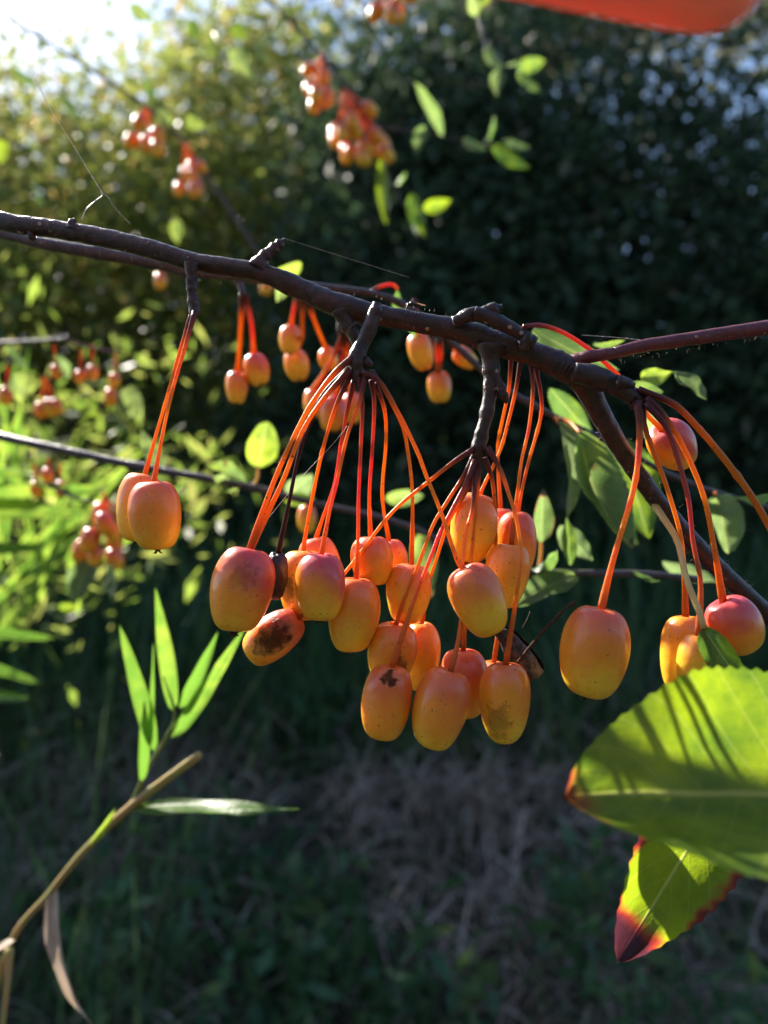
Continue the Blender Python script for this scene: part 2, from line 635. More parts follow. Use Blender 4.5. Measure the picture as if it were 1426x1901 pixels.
def bush(name, label, cat, blobs, mat, size, stems, bark, clump=0.18, aspect=0.5):
    cx = sum(b[0] for b in blobs) / len(blobs)
    cy = sum(b[1] for b in blobs) / len(blobs)
    root = bpy.data.objects.new(name, None)
    COL.objects.link(root)
    root.location = (cx, cy, 0)
    tag(root, label, cat)
    pts = blob_points(blobs, clump)
    for gap, rad_ in (((0.02, .2, 1.38), .40), ((-.40, 1.0, 1.46), .42), ((-.75, 1.2, 1.5), .3)):   # the gaps in the tops that let the sun through
        q = pts - np.array(gap)
        sd_ = np.array(sdir)
        dist = np.linalg.norm(q - (q @ sd_)[:, None] * sd_, axis=1)
        pts = pts[dist > rad_ * rng.uniform(.75, 1.1, len(pts))]
    pts = pts - np.array([cx, cy, 0])
    v, f, r = leaf_cloud(pts, size, aspect=aspect)
    cr = np_mesh('crown', v, f, mat, la=r, parent=root)
    cr['kind'] = 'stuff'
    for k in range(stems):
        b = blobs[k % len(blobs)]
        x0, y0 = cx + random.uniform(-.25, .25), cy + random.uniform(-.2, .2)
        top = Vector((b[0] + random.uniform(-.5, .5) * b[3], b[1] + random.uniform(-.5, .5) * b[4], b[2] + random.uniform(0.0, 0.7) * b[5]))
        mid = Vector((x0, y0, 0)).lerp(top, 0.5) + Vector((random.uniform(-.2, .2), random.uniform(-.15, .15), 0.1))
        mb = MB().tube([Vector((x0, y0, -0.05)), mid, top], [0.03, 0.02, 0.006], n=14, segs=7, rough=0.2, freq=12)
        for j in range(3):
            q = mid.lerp(top, random.uniform(0, .8))
            e = q + Vector((random.uniform(-.5, .5), random.uniform(-.4, .4), random.uniform(.1, .5)))
            mb.tube([q, q.lerp(e, .5) + Vector((0, 0, .06)), e], [0.010, 0.007, 0.003], n=8, segs=5)
        mb.build('stem', bark, root)
    return root


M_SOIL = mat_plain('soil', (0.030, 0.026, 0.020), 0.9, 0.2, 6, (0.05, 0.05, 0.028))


def GZ(x, y):
    """height of the ground: a slope rising under the hedge, an unseen bank added behind the camera to block low sky"""
    def sm_(a, b, v_):
        t_ = min(1.0, max(0.0, (v_ - a) / (b - a)))
        return t_ * t_ * (3 - 2 * t_)
    z = .80 * sm_(1.1, 3.4, y) * (1 - sm_(9, 30, y)) + 3.9 * sm_(-1.6, -5.0, y)  # rise behind the camera is invented, to cut low sky reflected in the fruit
    near = math.exp(-((y - 3) / 5) ** 2)
    return z + near * (.08 * mnoise.noise(Vector((x * .8, y * .8, 0))) + .03 * mnoise.noise(Vector((x * 4, y * 4, 2))))


gr = MB()
G = 60
gx = np.concatenate([np.linspace(-120, -6, 10), np.linspace(-5.5, 5.5, 40), np.linspace(6, 120, 10)])
gy = np.concatenate([np.linspace(-60, -6, 6), np.linspace(-5.4, -1.8, 10), np.linspace(-1.5, 7, 40), np.linspace(8, 250, 12)])
vs, fs = [], []
for j, yy in enumerate(gy):
    for i, xx in enumerate(gx):
        vs.append(Vector((xx, yy, GZ(xx, yy))))
for j in range(len(gy) - 1):
    for i in range(len(gx) - 1):
        a = j * len(gx) + i
        fs.append((a, a + 1, a + len(gx) + 1, a + len(gx)))
gr.add(vs, fs)
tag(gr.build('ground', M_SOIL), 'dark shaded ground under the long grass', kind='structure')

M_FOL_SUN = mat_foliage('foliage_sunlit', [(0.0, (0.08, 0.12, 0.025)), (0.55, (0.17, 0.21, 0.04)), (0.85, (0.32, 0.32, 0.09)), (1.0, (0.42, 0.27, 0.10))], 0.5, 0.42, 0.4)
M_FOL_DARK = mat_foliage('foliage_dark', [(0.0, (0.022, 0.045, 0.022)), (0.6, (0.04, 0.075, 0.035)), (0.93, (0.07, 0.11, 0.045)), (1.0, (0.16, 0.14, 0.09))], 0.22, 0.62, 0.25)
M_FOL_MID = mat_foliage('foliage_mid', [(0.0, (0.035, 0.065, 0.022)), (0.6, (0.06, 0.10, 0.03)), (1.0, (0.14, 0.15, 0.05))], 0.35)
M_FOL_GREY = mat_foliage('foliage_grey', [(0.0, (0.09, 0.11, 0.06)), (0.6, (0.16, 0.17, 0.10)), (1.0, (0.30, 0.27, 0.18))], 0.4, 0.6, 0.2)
M_WOOD = mat_plain('bush_wood', (0.06, 0.045, 0.04), 0.8, 0.2, 30, (0.12, 0.10, 0.09))

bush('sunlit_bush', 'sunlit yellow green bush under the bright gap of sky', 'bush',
     [(-2.35, 5.2, 3.25, 1.25, .9, 1.15, 15000), (-3.5, 5.4, 2.6, 1.3, .9, 1.9, 13000), (-1.4, 5.3, 2.7, 1.05, .8, 1.5, 13000), (-2.2, 5.2, 1.1, 1.7, .9, 1.3, 12000), (-1.0, 5.2, 1.0, 1.2, .6, 1.2, 9000), (-3.2, 3.8, 2.1, .9, .9, 1.7, 11000), (-3.3, 2.6, 1.7, .7, .8, 1.4, 6000), (-2.55, 3.2, 1.6, .8, .7, 1.2, 9000), (-2.05, 2.5, 1.05, .6, .6, 1.0, 7000)], M_FOL_SUN, 0.066, 8, M_WOOD, clump=.2)  # blobs left of the frame are unseen, added to keep sun off the ground
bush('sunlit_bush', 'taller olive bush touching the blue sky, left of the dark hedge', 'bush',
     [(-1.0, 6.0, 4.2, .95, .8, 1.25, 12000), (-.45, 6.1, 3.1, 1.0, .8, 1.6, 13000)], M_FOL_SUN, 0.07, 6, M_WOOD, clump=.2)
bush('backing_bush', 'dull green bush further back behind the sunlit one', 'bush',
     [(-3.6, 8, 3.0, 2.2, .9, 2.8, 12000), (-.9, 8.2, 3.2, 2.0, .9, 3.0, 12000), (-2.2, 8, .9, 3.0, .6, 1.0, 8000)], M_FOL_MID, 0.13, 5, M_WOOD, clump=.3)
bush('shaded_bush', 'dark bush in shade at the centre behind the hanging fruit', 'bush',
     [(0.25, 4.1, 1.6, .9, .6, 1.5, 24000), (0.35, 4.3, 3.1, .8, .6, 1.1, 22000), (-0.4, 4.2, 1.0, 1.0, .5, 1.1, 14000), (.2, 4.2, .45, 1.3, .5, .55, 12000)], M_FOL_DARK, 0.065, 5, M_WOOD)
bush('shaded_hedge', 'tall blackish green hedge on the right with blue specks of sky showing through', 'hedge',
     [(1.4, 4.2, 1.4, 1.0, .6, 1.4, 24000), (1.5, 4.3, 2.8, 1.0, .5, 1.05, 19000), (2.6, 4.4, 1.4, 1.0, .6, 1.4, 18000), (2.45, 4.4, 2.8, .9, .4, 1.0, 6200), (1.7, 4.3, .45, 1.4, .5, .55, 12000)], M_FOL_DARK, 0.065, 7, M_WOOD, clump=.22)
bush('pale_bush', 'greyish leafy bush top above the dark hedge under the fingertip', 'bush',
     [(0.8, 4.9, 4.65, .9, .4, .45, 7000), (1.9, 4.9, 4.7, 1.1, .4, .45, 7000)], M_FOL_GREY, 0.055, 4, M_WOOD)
tl = bpy.data.objects.new('treeline', None)
COL.objects.link(tl)
tl.location = (0, 14, 0)
tag(tl, 'far belt of trees closing the view behind the hedge', 'treeline')
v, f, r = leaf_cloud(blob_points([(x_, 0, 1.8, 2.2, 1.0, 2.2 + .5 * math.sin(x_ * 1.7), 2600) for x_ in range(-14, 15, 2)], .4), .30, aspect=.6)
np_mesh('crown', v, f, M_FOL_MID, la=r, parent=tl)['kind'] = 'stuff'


def blades(n, xr, yr, hr, wr, lean, dens=None, segs=4, arch=0.5, lmin=0.08):
    """grass blades as bent tapering strips: verts, quads, random"""
    x = rng.uniform(*xr, n)
    y = rng.uniform(*yr, n)
    if dens is not None:
        keep = rng.uniform(0, 1, n) < dens(x, y)
        x, y = x[keep], y[keep]
        n = len(x)
    z0 = np.array([GZ(a, b) for a, b in zip(x, y)])
    h = rng.uniform(*hr, n) * rng.uniform(0.6, 1.0, n)
    wd = rng.uniform(*wr, n)
    ang = rng.uniform(0, 2 * math.pi, n)
    dx, dy = np.cos(ang), np.sin(ang)
    ln = np.abs(rng.normal(0, lean, n)) + lmin
    tw = ang + math.pi / 2 + rng.normal(0, 0.8, n)
    v = np.empty((n, segs + 1, 2, 3))
    for k in range(segs + 1):
        t = k / segs
        out = h * ln * (t ** 1.8)
        z = z0 + h * (t - arch * np.minimum(ln, 1.02 / max(arch, .1)) * t ** 2.4)
        ww = wd * (1 - t) ** 0.7 * 0.5 + 0.0002
        cx, cy = x + dx * out, y + dy * out
        v[:, k, 0] = np.stack([cx + np.cos(tw) * ww, cy + np.sin(tw) * ww, z], 1)
        v[:, k, 1] = np.stack([cx - np.cos(tw) * ww, cy - np.sin(tw) * ww, z], 1)
    idx = np.arange(n)[:, None] * (segs + 1) * 2
    f = []
    for k in range(segs):
        o = k * 2
        f.append(np.concatenate([idx + o, idx + o + 1, idx + o + 3, idx + o + 2], 1))
    f = np.stack(f, 1).reshape(-1, 4)
    r = np.repeat(rng.uniform(0, 1, n), (segs + 1) * 2)
    return v.reshape(-1, 3), f, r


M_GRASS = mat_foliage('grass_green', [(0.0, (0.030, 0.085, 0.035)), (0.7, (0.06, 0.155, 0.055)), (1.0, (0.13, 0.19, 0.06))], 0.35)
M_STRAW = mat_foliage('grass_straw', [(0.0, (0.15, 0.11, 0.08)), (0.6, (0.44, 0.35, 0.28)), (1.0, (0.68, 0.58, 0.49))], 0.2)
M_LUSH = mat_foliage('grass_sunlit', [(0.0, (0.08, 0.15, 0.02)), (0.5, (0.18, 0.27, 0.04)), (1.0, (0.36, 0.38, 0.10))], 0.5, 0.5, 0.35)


def patch(scale, thr, seed):
    def f(x, y):
        return np.array([1.0 if mnoise.noise(Vector((a * scale, b * scale, seed))) > thr else 0.12 for a, b in zip(x, y)])
    return f


v, f, r = blades(9000, (-2.6, 2.8), (0.8, 3.8), (0.10, 0.36), (0.006, 0.018), 0.6, patch(1.6, -0.05, 3.0))
v2_, f2_, r2_ = blades(5500, (-2.6, 2.8), (2.5, 4.0), (0.35, 1.0), (0.008, 0.020), 0.4)
f = np.concatenate([f, f2_ + len(v)])
v, r = np.concatenate([v, v2_]), np.concatenate([r, r2_])
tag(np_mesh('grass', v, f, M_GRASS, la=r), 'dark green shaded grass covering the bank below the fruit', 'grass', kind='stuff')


def tufts(centres, per, hr, wr, lean, spread, **kw):
    V, Fc, Rr, o = [], [], [], 0
    for (cx_, cy_, sc_) in centres:
        vv, ff, r_ = blades(per, (cx_ - spread, cx_ + spread), (cy_ - spread, cy_ + spread), (hr[0] * sc_, hr[1] * sc_), wr, lean, **kw)
        V.append(vv)
        Fc.append(ff + o)
        Rr.append(r_)
        o += len(vv)
    return np.concatenate(V), np.concatenate(Fc), np.concatenate(Rr)


tc = [(-1.25 + .34 * a_ + random.uniform(-.12, .12), .8 + .36 * b_ + random.uniform(-.12, .12), random.uniform(.75, 1.15)) for a_ in range(9) for b_ in range(7) if random.random() < .62]
v, f, r = tufts(tc, 185, (.14, .46), (.003, .012), .45, .24, segs=7, arch=.9, lmin=.7)
tag(np_mesh('dry_grass', v, f, M_STRAW, la=r), 'matted pale straw lying in tufts through the shaded grass', 'dry grass', kind='stuff')
gc = [(-.1, 1.15, 1), (.05, 1.3, 1), (.12, 1.05, .9), (-.3, 1.5, 1), (.2, 1.3, 1), (-.35, 1.1, .9), (.0, 1.7, 1.2), (.5, 1.9, 1.2), (-.6, 1.8, 1.1), (.9, 1.2, 1), (.05, .95, .8)] + [(random.uniform(-1.0, 1.3), random.uniform(1.0, 2.8), random.uniform(.8, 1.3)) for _ in range(6)]
v, f, r = leaf_cloud(blob_points([(a_, b_, GZ(a_, b_) + .14 * c_, .2, .18, .14, 260) for a_, b_, c_ in gc], .05, 12), .055, aspect=.4)
tag(np_mesh('ground_weeds', v, f, M_GRASS, la=r), 'low bluish green leafy weeds in the shade at the bottom', 'weeds', kind='stuff')
v, f, r = blades(110, (-1.35, -0.38), (1.1, 2.1), (1.1, 1.62), (0.003, 0.008), 0.24, segs=9, arch=0.9)
tag(np_mesh('tall_grass', v, f, M_GRASS, la=r), 'thin tall grass standing at the left with sunlit tops', 'grass', kind='stuff')
# sunlit weeds at the left: leaf clouds on thin stems
wb = [(-.62, 1.25, 1.50, .20, .16, .14, 400), (-.44, 1.1, 1.36, .13, .14, .10, 200), (-.8, 1.5, 1.42, .22, .2, .22, 420), (-.5, 1.6, 1.58, .22, .2, .2, 300), (-.75, 1.15, 1.28, .16, .14, .14, 230), (-1.0, 1.9, 1.7, .3, .2, .3, 420), (-.30, 1.4, 1.4, .1, .1, .14, 90)]
v, f, r = leaf_cloud(blob_points([(a_, b_, c_, d_ * 1.2, e_ * 1.2, f_ * 1.2, int(g_ * .68)) for a_, b_, c_, d_, e_, f_, g_ in wb], .06, 12), .034, aspect=.27)
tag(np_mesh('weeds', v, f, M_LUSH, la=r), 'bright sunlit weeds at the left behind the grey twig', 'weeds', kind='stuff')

# ------------------------------------------------------------------ leaf, fruit builders
def leaf(parent, base, tip, width, yellow=.4, edge=.25, spot=.1, fold=.35, roll=0.0, bend=0.0, curl=0.0, petiole=None, mat=None, name='leaf', serr=.03, nv=30, wav=.11, ptint=0.4, ppale=0.0, prad=0.0007, shape=(0.8, 0.85), pale=None):
    """base, tip are world points; width in metres; roll/fold in radians; bend along the normal as a share of length"""
    b, tp = Vector(base), Vector(tip)
    ax = (tp - b)
    L = ax.length
    ax.normalize()
    view = (Vector((0, 0, CAMZ)) - (b + tp) * .5).normalized()
    ac = ax.cross(view).normalized()
    nm = ac.cross(ax).normalized()
    q = Quaternion(ax, roll)
    ac, nm = q @ ac, q @ nm
    nu = 5
    sd = random.uniform(0, 50)
    vs, fs, a_, b_ = [], [], [], []
    for i in range(nv + 1):
        v_ = i / nv
        c = b + ax * (L * v_) + nm * (bend * L * 4 * v_ * (1 - v_)) + nm * (curl * L * v_ * v_)
        wv = width * .5 * (math.sin(math.pi * min(1, v_ ** shape[0])) ** shape[1]) + 1e-5
        for j in range(-nu, nu + 1):
            u = j / nu
            ww = wv * (1 + (serr * (1 if i % 2 else -1) if abs(j) == nu and 0 < i < nv else 0))
            s = 1 if u > 0 else -1
            off = ac * (s * abs(u) * ww * math.cos(fold)) + nm * (abs(u) ** 1.4 * ww * math.sin(fold))
            off += nm * (wav * width * mnoise.noise(Vector((u * 1.3 + sd, v_ * 4, sd))) * (.4 + abs(u)))
            vs.append(c + off)
            a_.append(u)
            b_.append(v_)
    m_ = 2 * nu + 1
    for i in range(nv):
        for j in range(m_ - 1):
            k = i * m_ + j
            fs.append((k, k + 1, k + m_ + 1, k + m_))
    mb = MB()
    mb.add(vs, fs, a_, b_)
    ob = mb.build(name, mat or M_LEAF, parent)
    ob['yellow'], ob['edge'], ob['spot'] = float(yellow) * (1.0 if b.y < .2 else .8), float(edge), float(spot)
    ob['pale'] = float(pale if pale is not None else (random.uniform(0, .5) if b.y > .2 and mat is None else 0.0))
    if petiole:
        pb = MB().tube(list(petiole) + [b + ax * L * .02], [prad * 1.2, prad, prad], n=14, segs=8).build('petiole', M_STEM, ob)
        pb['tint'], pb['dark'], pb['pale'] = float(ptint), 0.0, float(ppale)
    return ob


PROFILE = [(0.0, .90), (.10, .915), (.24, .975), (.42, .98), (.64, .895), (.83, .70), (.955, .42), (1.0, .08), (.97, -.23), (.885, -.52), (.76, -.76), (.60, -.915), (.40, -.985), (.22, -.985), (.13, -.95), (0.0, -.92)]


def fruit_mesh(w, h, taper=0.0, seed=0.0, nr=30, ns=40, groove=None, shrivel=0.0):
    prof = catmull([Vector((a, b, 0)) for a, b in PROFILE], nr)
    vs, fs = [], []
    for i, p in enumerate(prof):
        r, z = max(p.x, 0.0) * w * .5, p.y * h * .5
        r *= 1 + taper * p.y
        for k in range(ns):
            th = 2 * math.pi * k / ns
            wob = 1 + 0.022 * math.sin(2 * th + seed) + 0.014 * math.sin(3 * th + seed * 2.1) + 0.02 * math.sin(5 * th + seed) * max(0, -p.y - .55)
            q = Vector((r * wob * math.cos(th), r * wob * math.sin(th), z))
            nz = mnoise.noise(q * (1.4 / w) + Vector((seed * 3, 0, 0)))
            q *= 1 + .055 * nz
            if shrivel:
                q *= 1 + shrivel * (mnoise.noise(q * (5.5 / w) + Vector((seed, 1, 0))) + .6 * mnoise.noise(q * (12 / w)))
            if groove is not None:
                dth = (th - groove + math.pi) % (2 * math.pi) - math.pi
                s = 1 - .045 * math.exp(-(dth / .06) ** 2) * max(0, 1 - p.y ** 4)
                q.x *= s
                q.y *= s
            vs.append(q)
        if i:
            o = (i - 1) * ns
            for k in range(ns):
                k2 = (k + 1) % ns
                fs.append((o + k, o + ns + k, o + ns + k2, o + k2))
    return vs, fs


def crab_apple(label, top, bot, w_px, d, stalks, group, dd=0.0, blush=.3, side=1.0, ripe=.5, dots=.3, scar=0.0, scar_at=(.5, .1, .5), scar_dark=.9, taper=.05, groove=None,
               tint=.4, dark=0.0, rad=.00055, calyx=1.0, shrivel=0.0, mat=None, spin=None, nr=30, ns=40, extra=None, n=26, segs=10):
    """top/bot: pixel ends of the fruit axis; d: depth of its middle; stalks: list of pixel paths from the spur down to the fruit"""
    A, B = P(top[0], top[1], d + dd), P(bot[0], bot[1], d - dd)
    h = (A - B).length
    wid = w_px / F * d
    ax = (A - B).normalized()
    mid = (A + B) * .5
    ref = Vector((1, 0, 0))
    xx = (ref - ax * ref.dot(ax)).normalized()
    yy = ax.cross(xx)
    rot = Matrix((xx, yy, ax)).transposed().to_4x4()
    sd = (sum(map(ord, label)) % 97) * 0.37 if spin is None else spin
    vs, fs = fruit_mesh(wid, h, taper, sd, nr, ns, groove, shrivel)
    mb = MB()
    mb.add(vs, fs)
    ob = mb.build('crab_apple', mat or M_FRUIT)
    ob.matrix_basis = Matrix.Translation(mid) @ rot
    tag(ob, label, 'crab apple', group)
    ob['blush'], ob['side'], ob['ripe'], ob['dots'], ob['scar'] = float(min(1.0, blush * 1.1)), float(side), float(ripe), float(dots), float(scar)
    ob['scar_at'] = [float(x) for x in scar_at]
    ob['scar_dark'] = float(scar_dark)
    for st in stalks:
        pts = path(st[:-1], d) if len(st[0]) == 2 else [P(*p) for p in st[:-1]]
        last = mid + ax * (h * .44)
        for q_ in range(1, len(pts) - 1):
            pts[q_] = pts[q_] + Vector((random.uniform(-1, 1), random.uniform(-1, 1), 0)) * .00028
        pts.append(last)
        # widen at the spur and at the fruit
        rr = [rad * 1.4, rad * .98, rad * .86, rad * .82, rad * .86, rad * 1.3]
        sb = MB().tube(pts, rr, n=n, segs=segs, rough=.10, seed=sd, freq=900, nodes=[(random.uniform(.4, .9), .25, .012), (random.uniform(.3, .9), .22, .01)] if n > 20 else ())
        so = sb.build('stem', M_STEM, ob)
        so['tint'], so['dark'], so['pale'] = float(tint), float(dark), 0.0
    if calyx:
        cb = MB()
        bc = mid - ax * h * .487
        cb.ball(bc, wid * .085, wid * .085, wid * .035, seg=8, ring=5, rot=rot.to_3x3(), rough=.4)
        for k in range(5):
            th = 2 * math.pi * k / 5 + sd
            dr = (xx * math.cos(th) + yy * math.sin(th))
            e = bc + dr * wid * .10 * calyx - ax * wid * random.uniform(.02, .10) * calyx
            cb.tube([bc, bc.lerp(e, .6) - ax * wid * .02, e], [wid * .022, wid * .016, wid * .004], n=4, segs=4)
        cb.build('calyx', M_CALYX, ob)
    return ob


# ------------------------------------------------------------------ the main branch
def px_r(w, d):
    return w * .5 / F * d


DB = .205
mbp = [(-160, 352, .222), (0, 409, .215), (100, 425, .213), (200, 443, .211), (290, 465, .209), (355, 485, .208), (420, 495, .207), (490, 508, .206), (560, 537, .206), (625, 565, .205), (700, 584, .205), (780, 599, .205), (850, 613, .205), (905, 631, .205), (960, 647, .205), (1010, 665, .205), (1050, 684, .205), (1085, 712, .206), (1120, 778, .208), (1165, 852, .21), (1225, 935, .211), (1295, 1015, .212), (1370, 1090, .213), (1460, 1172, .215)]
mbw = [40, 38, 37, 38, 38, 36, 37, 38, 43, 47, 42, 42, 47, 48, 50, 51, 54, 52, 42, 37, 36, 36, 36, 38]
mb = MB().tube(path(mbp), [px_r(a * .91, p[2]) for a, p in zip(mbw, mbp)], n=520, segs=30, rough=.055, freq=420,
               nodes=[(.215, .06, .006), (.33, .10, .01), (.405, .12, .010), (.55, .1, .012), (.60, .1, .01), (.675, .08, .006), (.686, .07, .0022), (.693, .09, .0022), (.700, .07, .0022), (.707, .06, .0022)])
# growth rings where two years' wood meets
branch = mb.build('branch', M_BARK, origin=P(0, 409, .215))
tag(branch, 'dark brown crab apple branch in sharp focus crossing the middle of the picture', 'branch')


def spur(pts, w, d, name='spur', mat=None, n=30, rough=.2, nodes=(), label=None, tip=None):
    b = MB().tube(path(pts, d), [px_r(x, d) for x in w], n=n, segs=14, rough=rough, freq=420, nodes=nodes)
    if tip:
        for (x, y, rx) in tip:
            b.ball(P(x, y, d), px_r(rx, d) , rough=.5, seg=9, ring=6)
    o = b.build(name, mat or M_BARK, branch)
    if label:
        o['label'] = label
    return o


spur([(355, 488), (356, 520), (357, 548), (361, 582)], [26, 20, 18, 20], .205, nodes=[(.35, .18, .05), (.55, .15, .04), (.8, .2, .05)], tip=[(361, 582, 17), (365, 575, 12)])
spur([(478, 497), (490, 478), (505, 464), (518, 454), (530, 444)], [38, 25, 21, 17, 7], .205, rough=.22, nodes=[(.32, .10, .03), (.6, .12, .04), (.8, .25, .05)], label='short broken snag pointing up from the branch')
spur([(700, 562), (697, 580), (688, 605), (676, 635), (664, 660), (663, 690), (661, 712)], [16, 27, 27, 26, 34, 28, 14], .197, n=40, nodes=[(.12, .10, .03), (.35, .1, .04)], tip=[(680, 672, 22), (652, 672, 16), (690, 692, 13)])
spur([(632, 575), (643, 600), (656, 622), (668, 645)], [34, 27, 24, 22], .204)
spur([(650, 610), (662, 600), (675, 607)], [6, 5, 3], .200, name='bud')
spur([(912, 640), (911, 672), (912, 704), (907, 750), (897, 795), (889, 826), (885, 850)], [54, 34, 29, 25, 24, 28, 18], .203, n=50, rough=.12, nodes=[(.27, .1, .03), (.55, .12, .03), (.72, .1, .03)], tip=[(880, 838, 14), (902, 838, 12)])
spur([(915, 692), (926, 712), (934, 730), (942, 748)], [16, 17, 18, 10], .202, name='bud', rough=.4, nodes=[(.55, .2, .08)])
spur([(842, 598), (868, 586), (895, 580), (915, 574), (933, 572)], [20, 26, 24, 22, 14], .200, rough=.3, nodes=[(.8, .25, .05)])
spur([(880, 580), (915, 592), (945, 607), (985, 632)], [26, 27, 26, 22], .199, rough=.12)
spur([(966, 640), (982, 634), (992, 640)], [30, 30, 18], .199, name='bud', rough=.5, tip=[(978, 632, 20)])
spur([(132, 424), (135, 414), (140, 408)], [18, 16, 8], .210, name='bud', rough=.4)
spur([(55, 425), (60, 440), (62, 446)], [16, 14, 6], .213, name='bud', rough=.4)
spur([(1048, 690, .206), (1066, 674, .2045), (1088, 664, .203), (1115, 659, .202), (1146, 654, .202)], [40, 34, 26, 23, 22], .202, name='side_twig', mat=M_REDTWIG, rough=.1)
spur([(1140, 655), (1200, 641), (1270, 631), (1340, 620), (1460, 603)], [22, 24, 25, 26, 28], .202, name='side_twig', mat=M_REDTWIG, n=40, rough=.06, label='dark red smooth shoot running out to the right')
spur([(1065, 690), (1105, 700), (1145, 717), (1180, 740), (1190, 758)], [38, 42, 38, 32, 20], .199, n=36, rough=.12, nodes=[(.35, .08, .04), (.7, .1, .03)], tip=[(1196, 738, 24), (1176, 752, 16)])
spur([(1145, 710), (1165, 712), (1178, 716)], [30, 22, 12], .197, name='bud')
# fine hairs catching the light along the lower edge of the shoots
hb = MB()
for (p0, p1, d, r0, cnt) in [((1110, 770), (1290, 1015), .209, 23, 130), ((1290, 1015), (1420, 1140), .212, 22, 110), ((1100, 668), (1420, 612), .202, 13, 110), ((640, 560), (1000, 650), .204, 24, 90), ((20, 410), (600, 552), .208, 19, 90)]:
    for k in range(cnt):
        t_ = random.random()
        th = random.uniform(0, 2 * math.pi)
        c0 = P(p0[0] + (p1[0] - p0[0]) * t_, p0[1] + (p1[1] - p0[1]) * t_, d)
        ax_ = (P(*p1, d) - P(*p0, d)).normalized()
        u0 = Vector((0, 1, 0)).cross(ax_).normalized()
        dr = u0 * math.cos(th) + Vector((0, 1, 0)) * math.sin(th)
        s = c0 + dr * px_r(r0 * 2, d) * .93
        e = s + (dr + Vector((random.uniform(-.6, .6), 0, random.uniform(-.6, .6)))) * random.uniform(.0003, .0008)
        hb.tube([s, e], [.00005, .00002], n=1, segs=3, cap=False)
o = hb.build('bark_hair', mat_plain('hair', (.55, .45, .40), .5, .5, trans=.3), branch)
o['kind'] = 'stuff'

# ------------------------------------------------------------------ near fruit
GA, GB, GC, GM = 'ripe crab apples on the left spur', 'ripe crab apples on the middle spur', 'ripe crab apples on the right spur', 'crab apples on the branch behind'


def dp(pts, d0, d1):
    """pixel path with depth running from d0 to d1"""
    k = len(pts) - 1
    return [(p[0], p[1], d0 + (d1 - d0) * i / k) for i, p in enumerate(pts)]


GL = 'pair of crab apples hanging at the left'
crab_apple('peach coloured front crab apple of the pair hanging alone at the left', (284, 893), (293, 1021), 94, .196, [dp([(362, 578), (344, 650), (320, 730), (300, 815), (285, 893)], .203, .196)], GL, blush=.35, side=-.3, ripe=.62, dots=.35, tint=.5, spin=1.2)
crab_apple('crab apple half hidden behind its peach coloured twin at the far left', (268, 880), (254, 1005), 84, .209, [dp([(357, 580), (334, 650), (312, 730), (292, 800), (270, 880)], .205, .209)], GL, blush=.1, ripe=.35, tint=.2, spin=2.0)
crab_apple('largest red flushed crab apple at the left end of the cluster', (463, 1017), (434, 1173), 113, .190,
           [dp([(655, 664), (622, 690), (588, 732), (560, 778), (510, 890), (462, 1020)], .196, .190), dp([(650, 686), (602, 738), (560, 803), (522, 900), (480, 1025)], .196, .190)], GA, dd=.001, blush=.75, side=.35, ripe=.75, dots=.25, tint=.25, rad=.0007, spin=.4, scar=.24, scar_dark=.30, scar_at=(.60, .02, .66), taper=.06)
crab_apple('shrivelled black crab apple beside the largest red one', (516, 1026), (508, 1112), 46, .1955, [dp([(652, 680), (598, 732), (577, 782), (558, 840), (535, 940), (516, 1028)], .199, .1955)], GA, mat=M_SHRIVEL, shrivel=.09, dark=1.0, rad=.00058, calyx=0)
crab_apple('yellow green speckled crab apple behind the pinkest one', (562, 1021), (566, 1152), 92, .204, [dp([(652, 694), (625, 752), (602, 822), (588, 887), (571, 971), (563, 1024)], .197, .204)], GA, blush=.15, side=.5, ripe=.12, dots=.6, tint=.15, spin=3.1, scar=.20, scar_dark=.6, scar_at=(.22, .12, .45))
crab_apple('pinkest crab apple, smooth and egg shaped, right of the yellow green one', (596, 1027), (594, 1152), 94, .190, [dp([(680, 690), (667, 747), (647, 808), (624, 892), (610, 957), (599, 1024)], .196, .190)], GA, blush=.9, side=.55, ripe=.6, dots=.3, tint=.6, spin=5.2)
crab_apple('peach crab apple peeping out behind the top of the pinkest one', (584, 998), (606, 1100), 76, .217, [dp([(658, 705), (644, 760), (633, 822), (619, 901), (599, 962), (582, 1015)], .198, .217)], GA, blush=.3, ripe=.55, tint=.9)
crab_apple('small rotten crab apple with a black scab, tilted, lowest at the left', (556, 1146), (462, 1218), 82, .197, [dp([(880, 833), (840, 859), (798, 892), (728, 949), (672, 1024), (637, 1068), (595, 1110), (560, 1145)], .202, .199)], GA, blush=.5, side=-.2, ripe=.75, dots=.9, tint=.1, scar=.36, scar_at=(.52, .08, .55), taper=-.05)
crab_apple('pale orange crab apple with a brown seam down its front', (662, 1072), (650, 1208), 94, .199, [dp([(666, 700), (671, 752), (668, 836), (667, 920), (665, 1000), (663, 1073)], .196, .199)], GA, blush=.15, ripe=.5, dots=.4, groove=-1.62, tint=.75, spin=.9, scar=0)
crab_apple('round orange crab apple touched by the crossing stalk', (688, 996), (694, 1087), 78, .206, [dp([(690, 705), (695, 752), (690, 836), (686, 920), (685, 997)], .198, .206)], GA, blush=.3, side=.3, ripe=.6, dots=.4, tint=.85)
crab_apple('pinkish crab apple almost hidden behind the round orange one', (722, 1003), (734, 1075), 60, .220, [dp([(697, 712), (714, 761), (716, 822), (710, 920), (710, 1000)], .199, .220)], GA, blush=.4, ripe=.7, tint=.1)
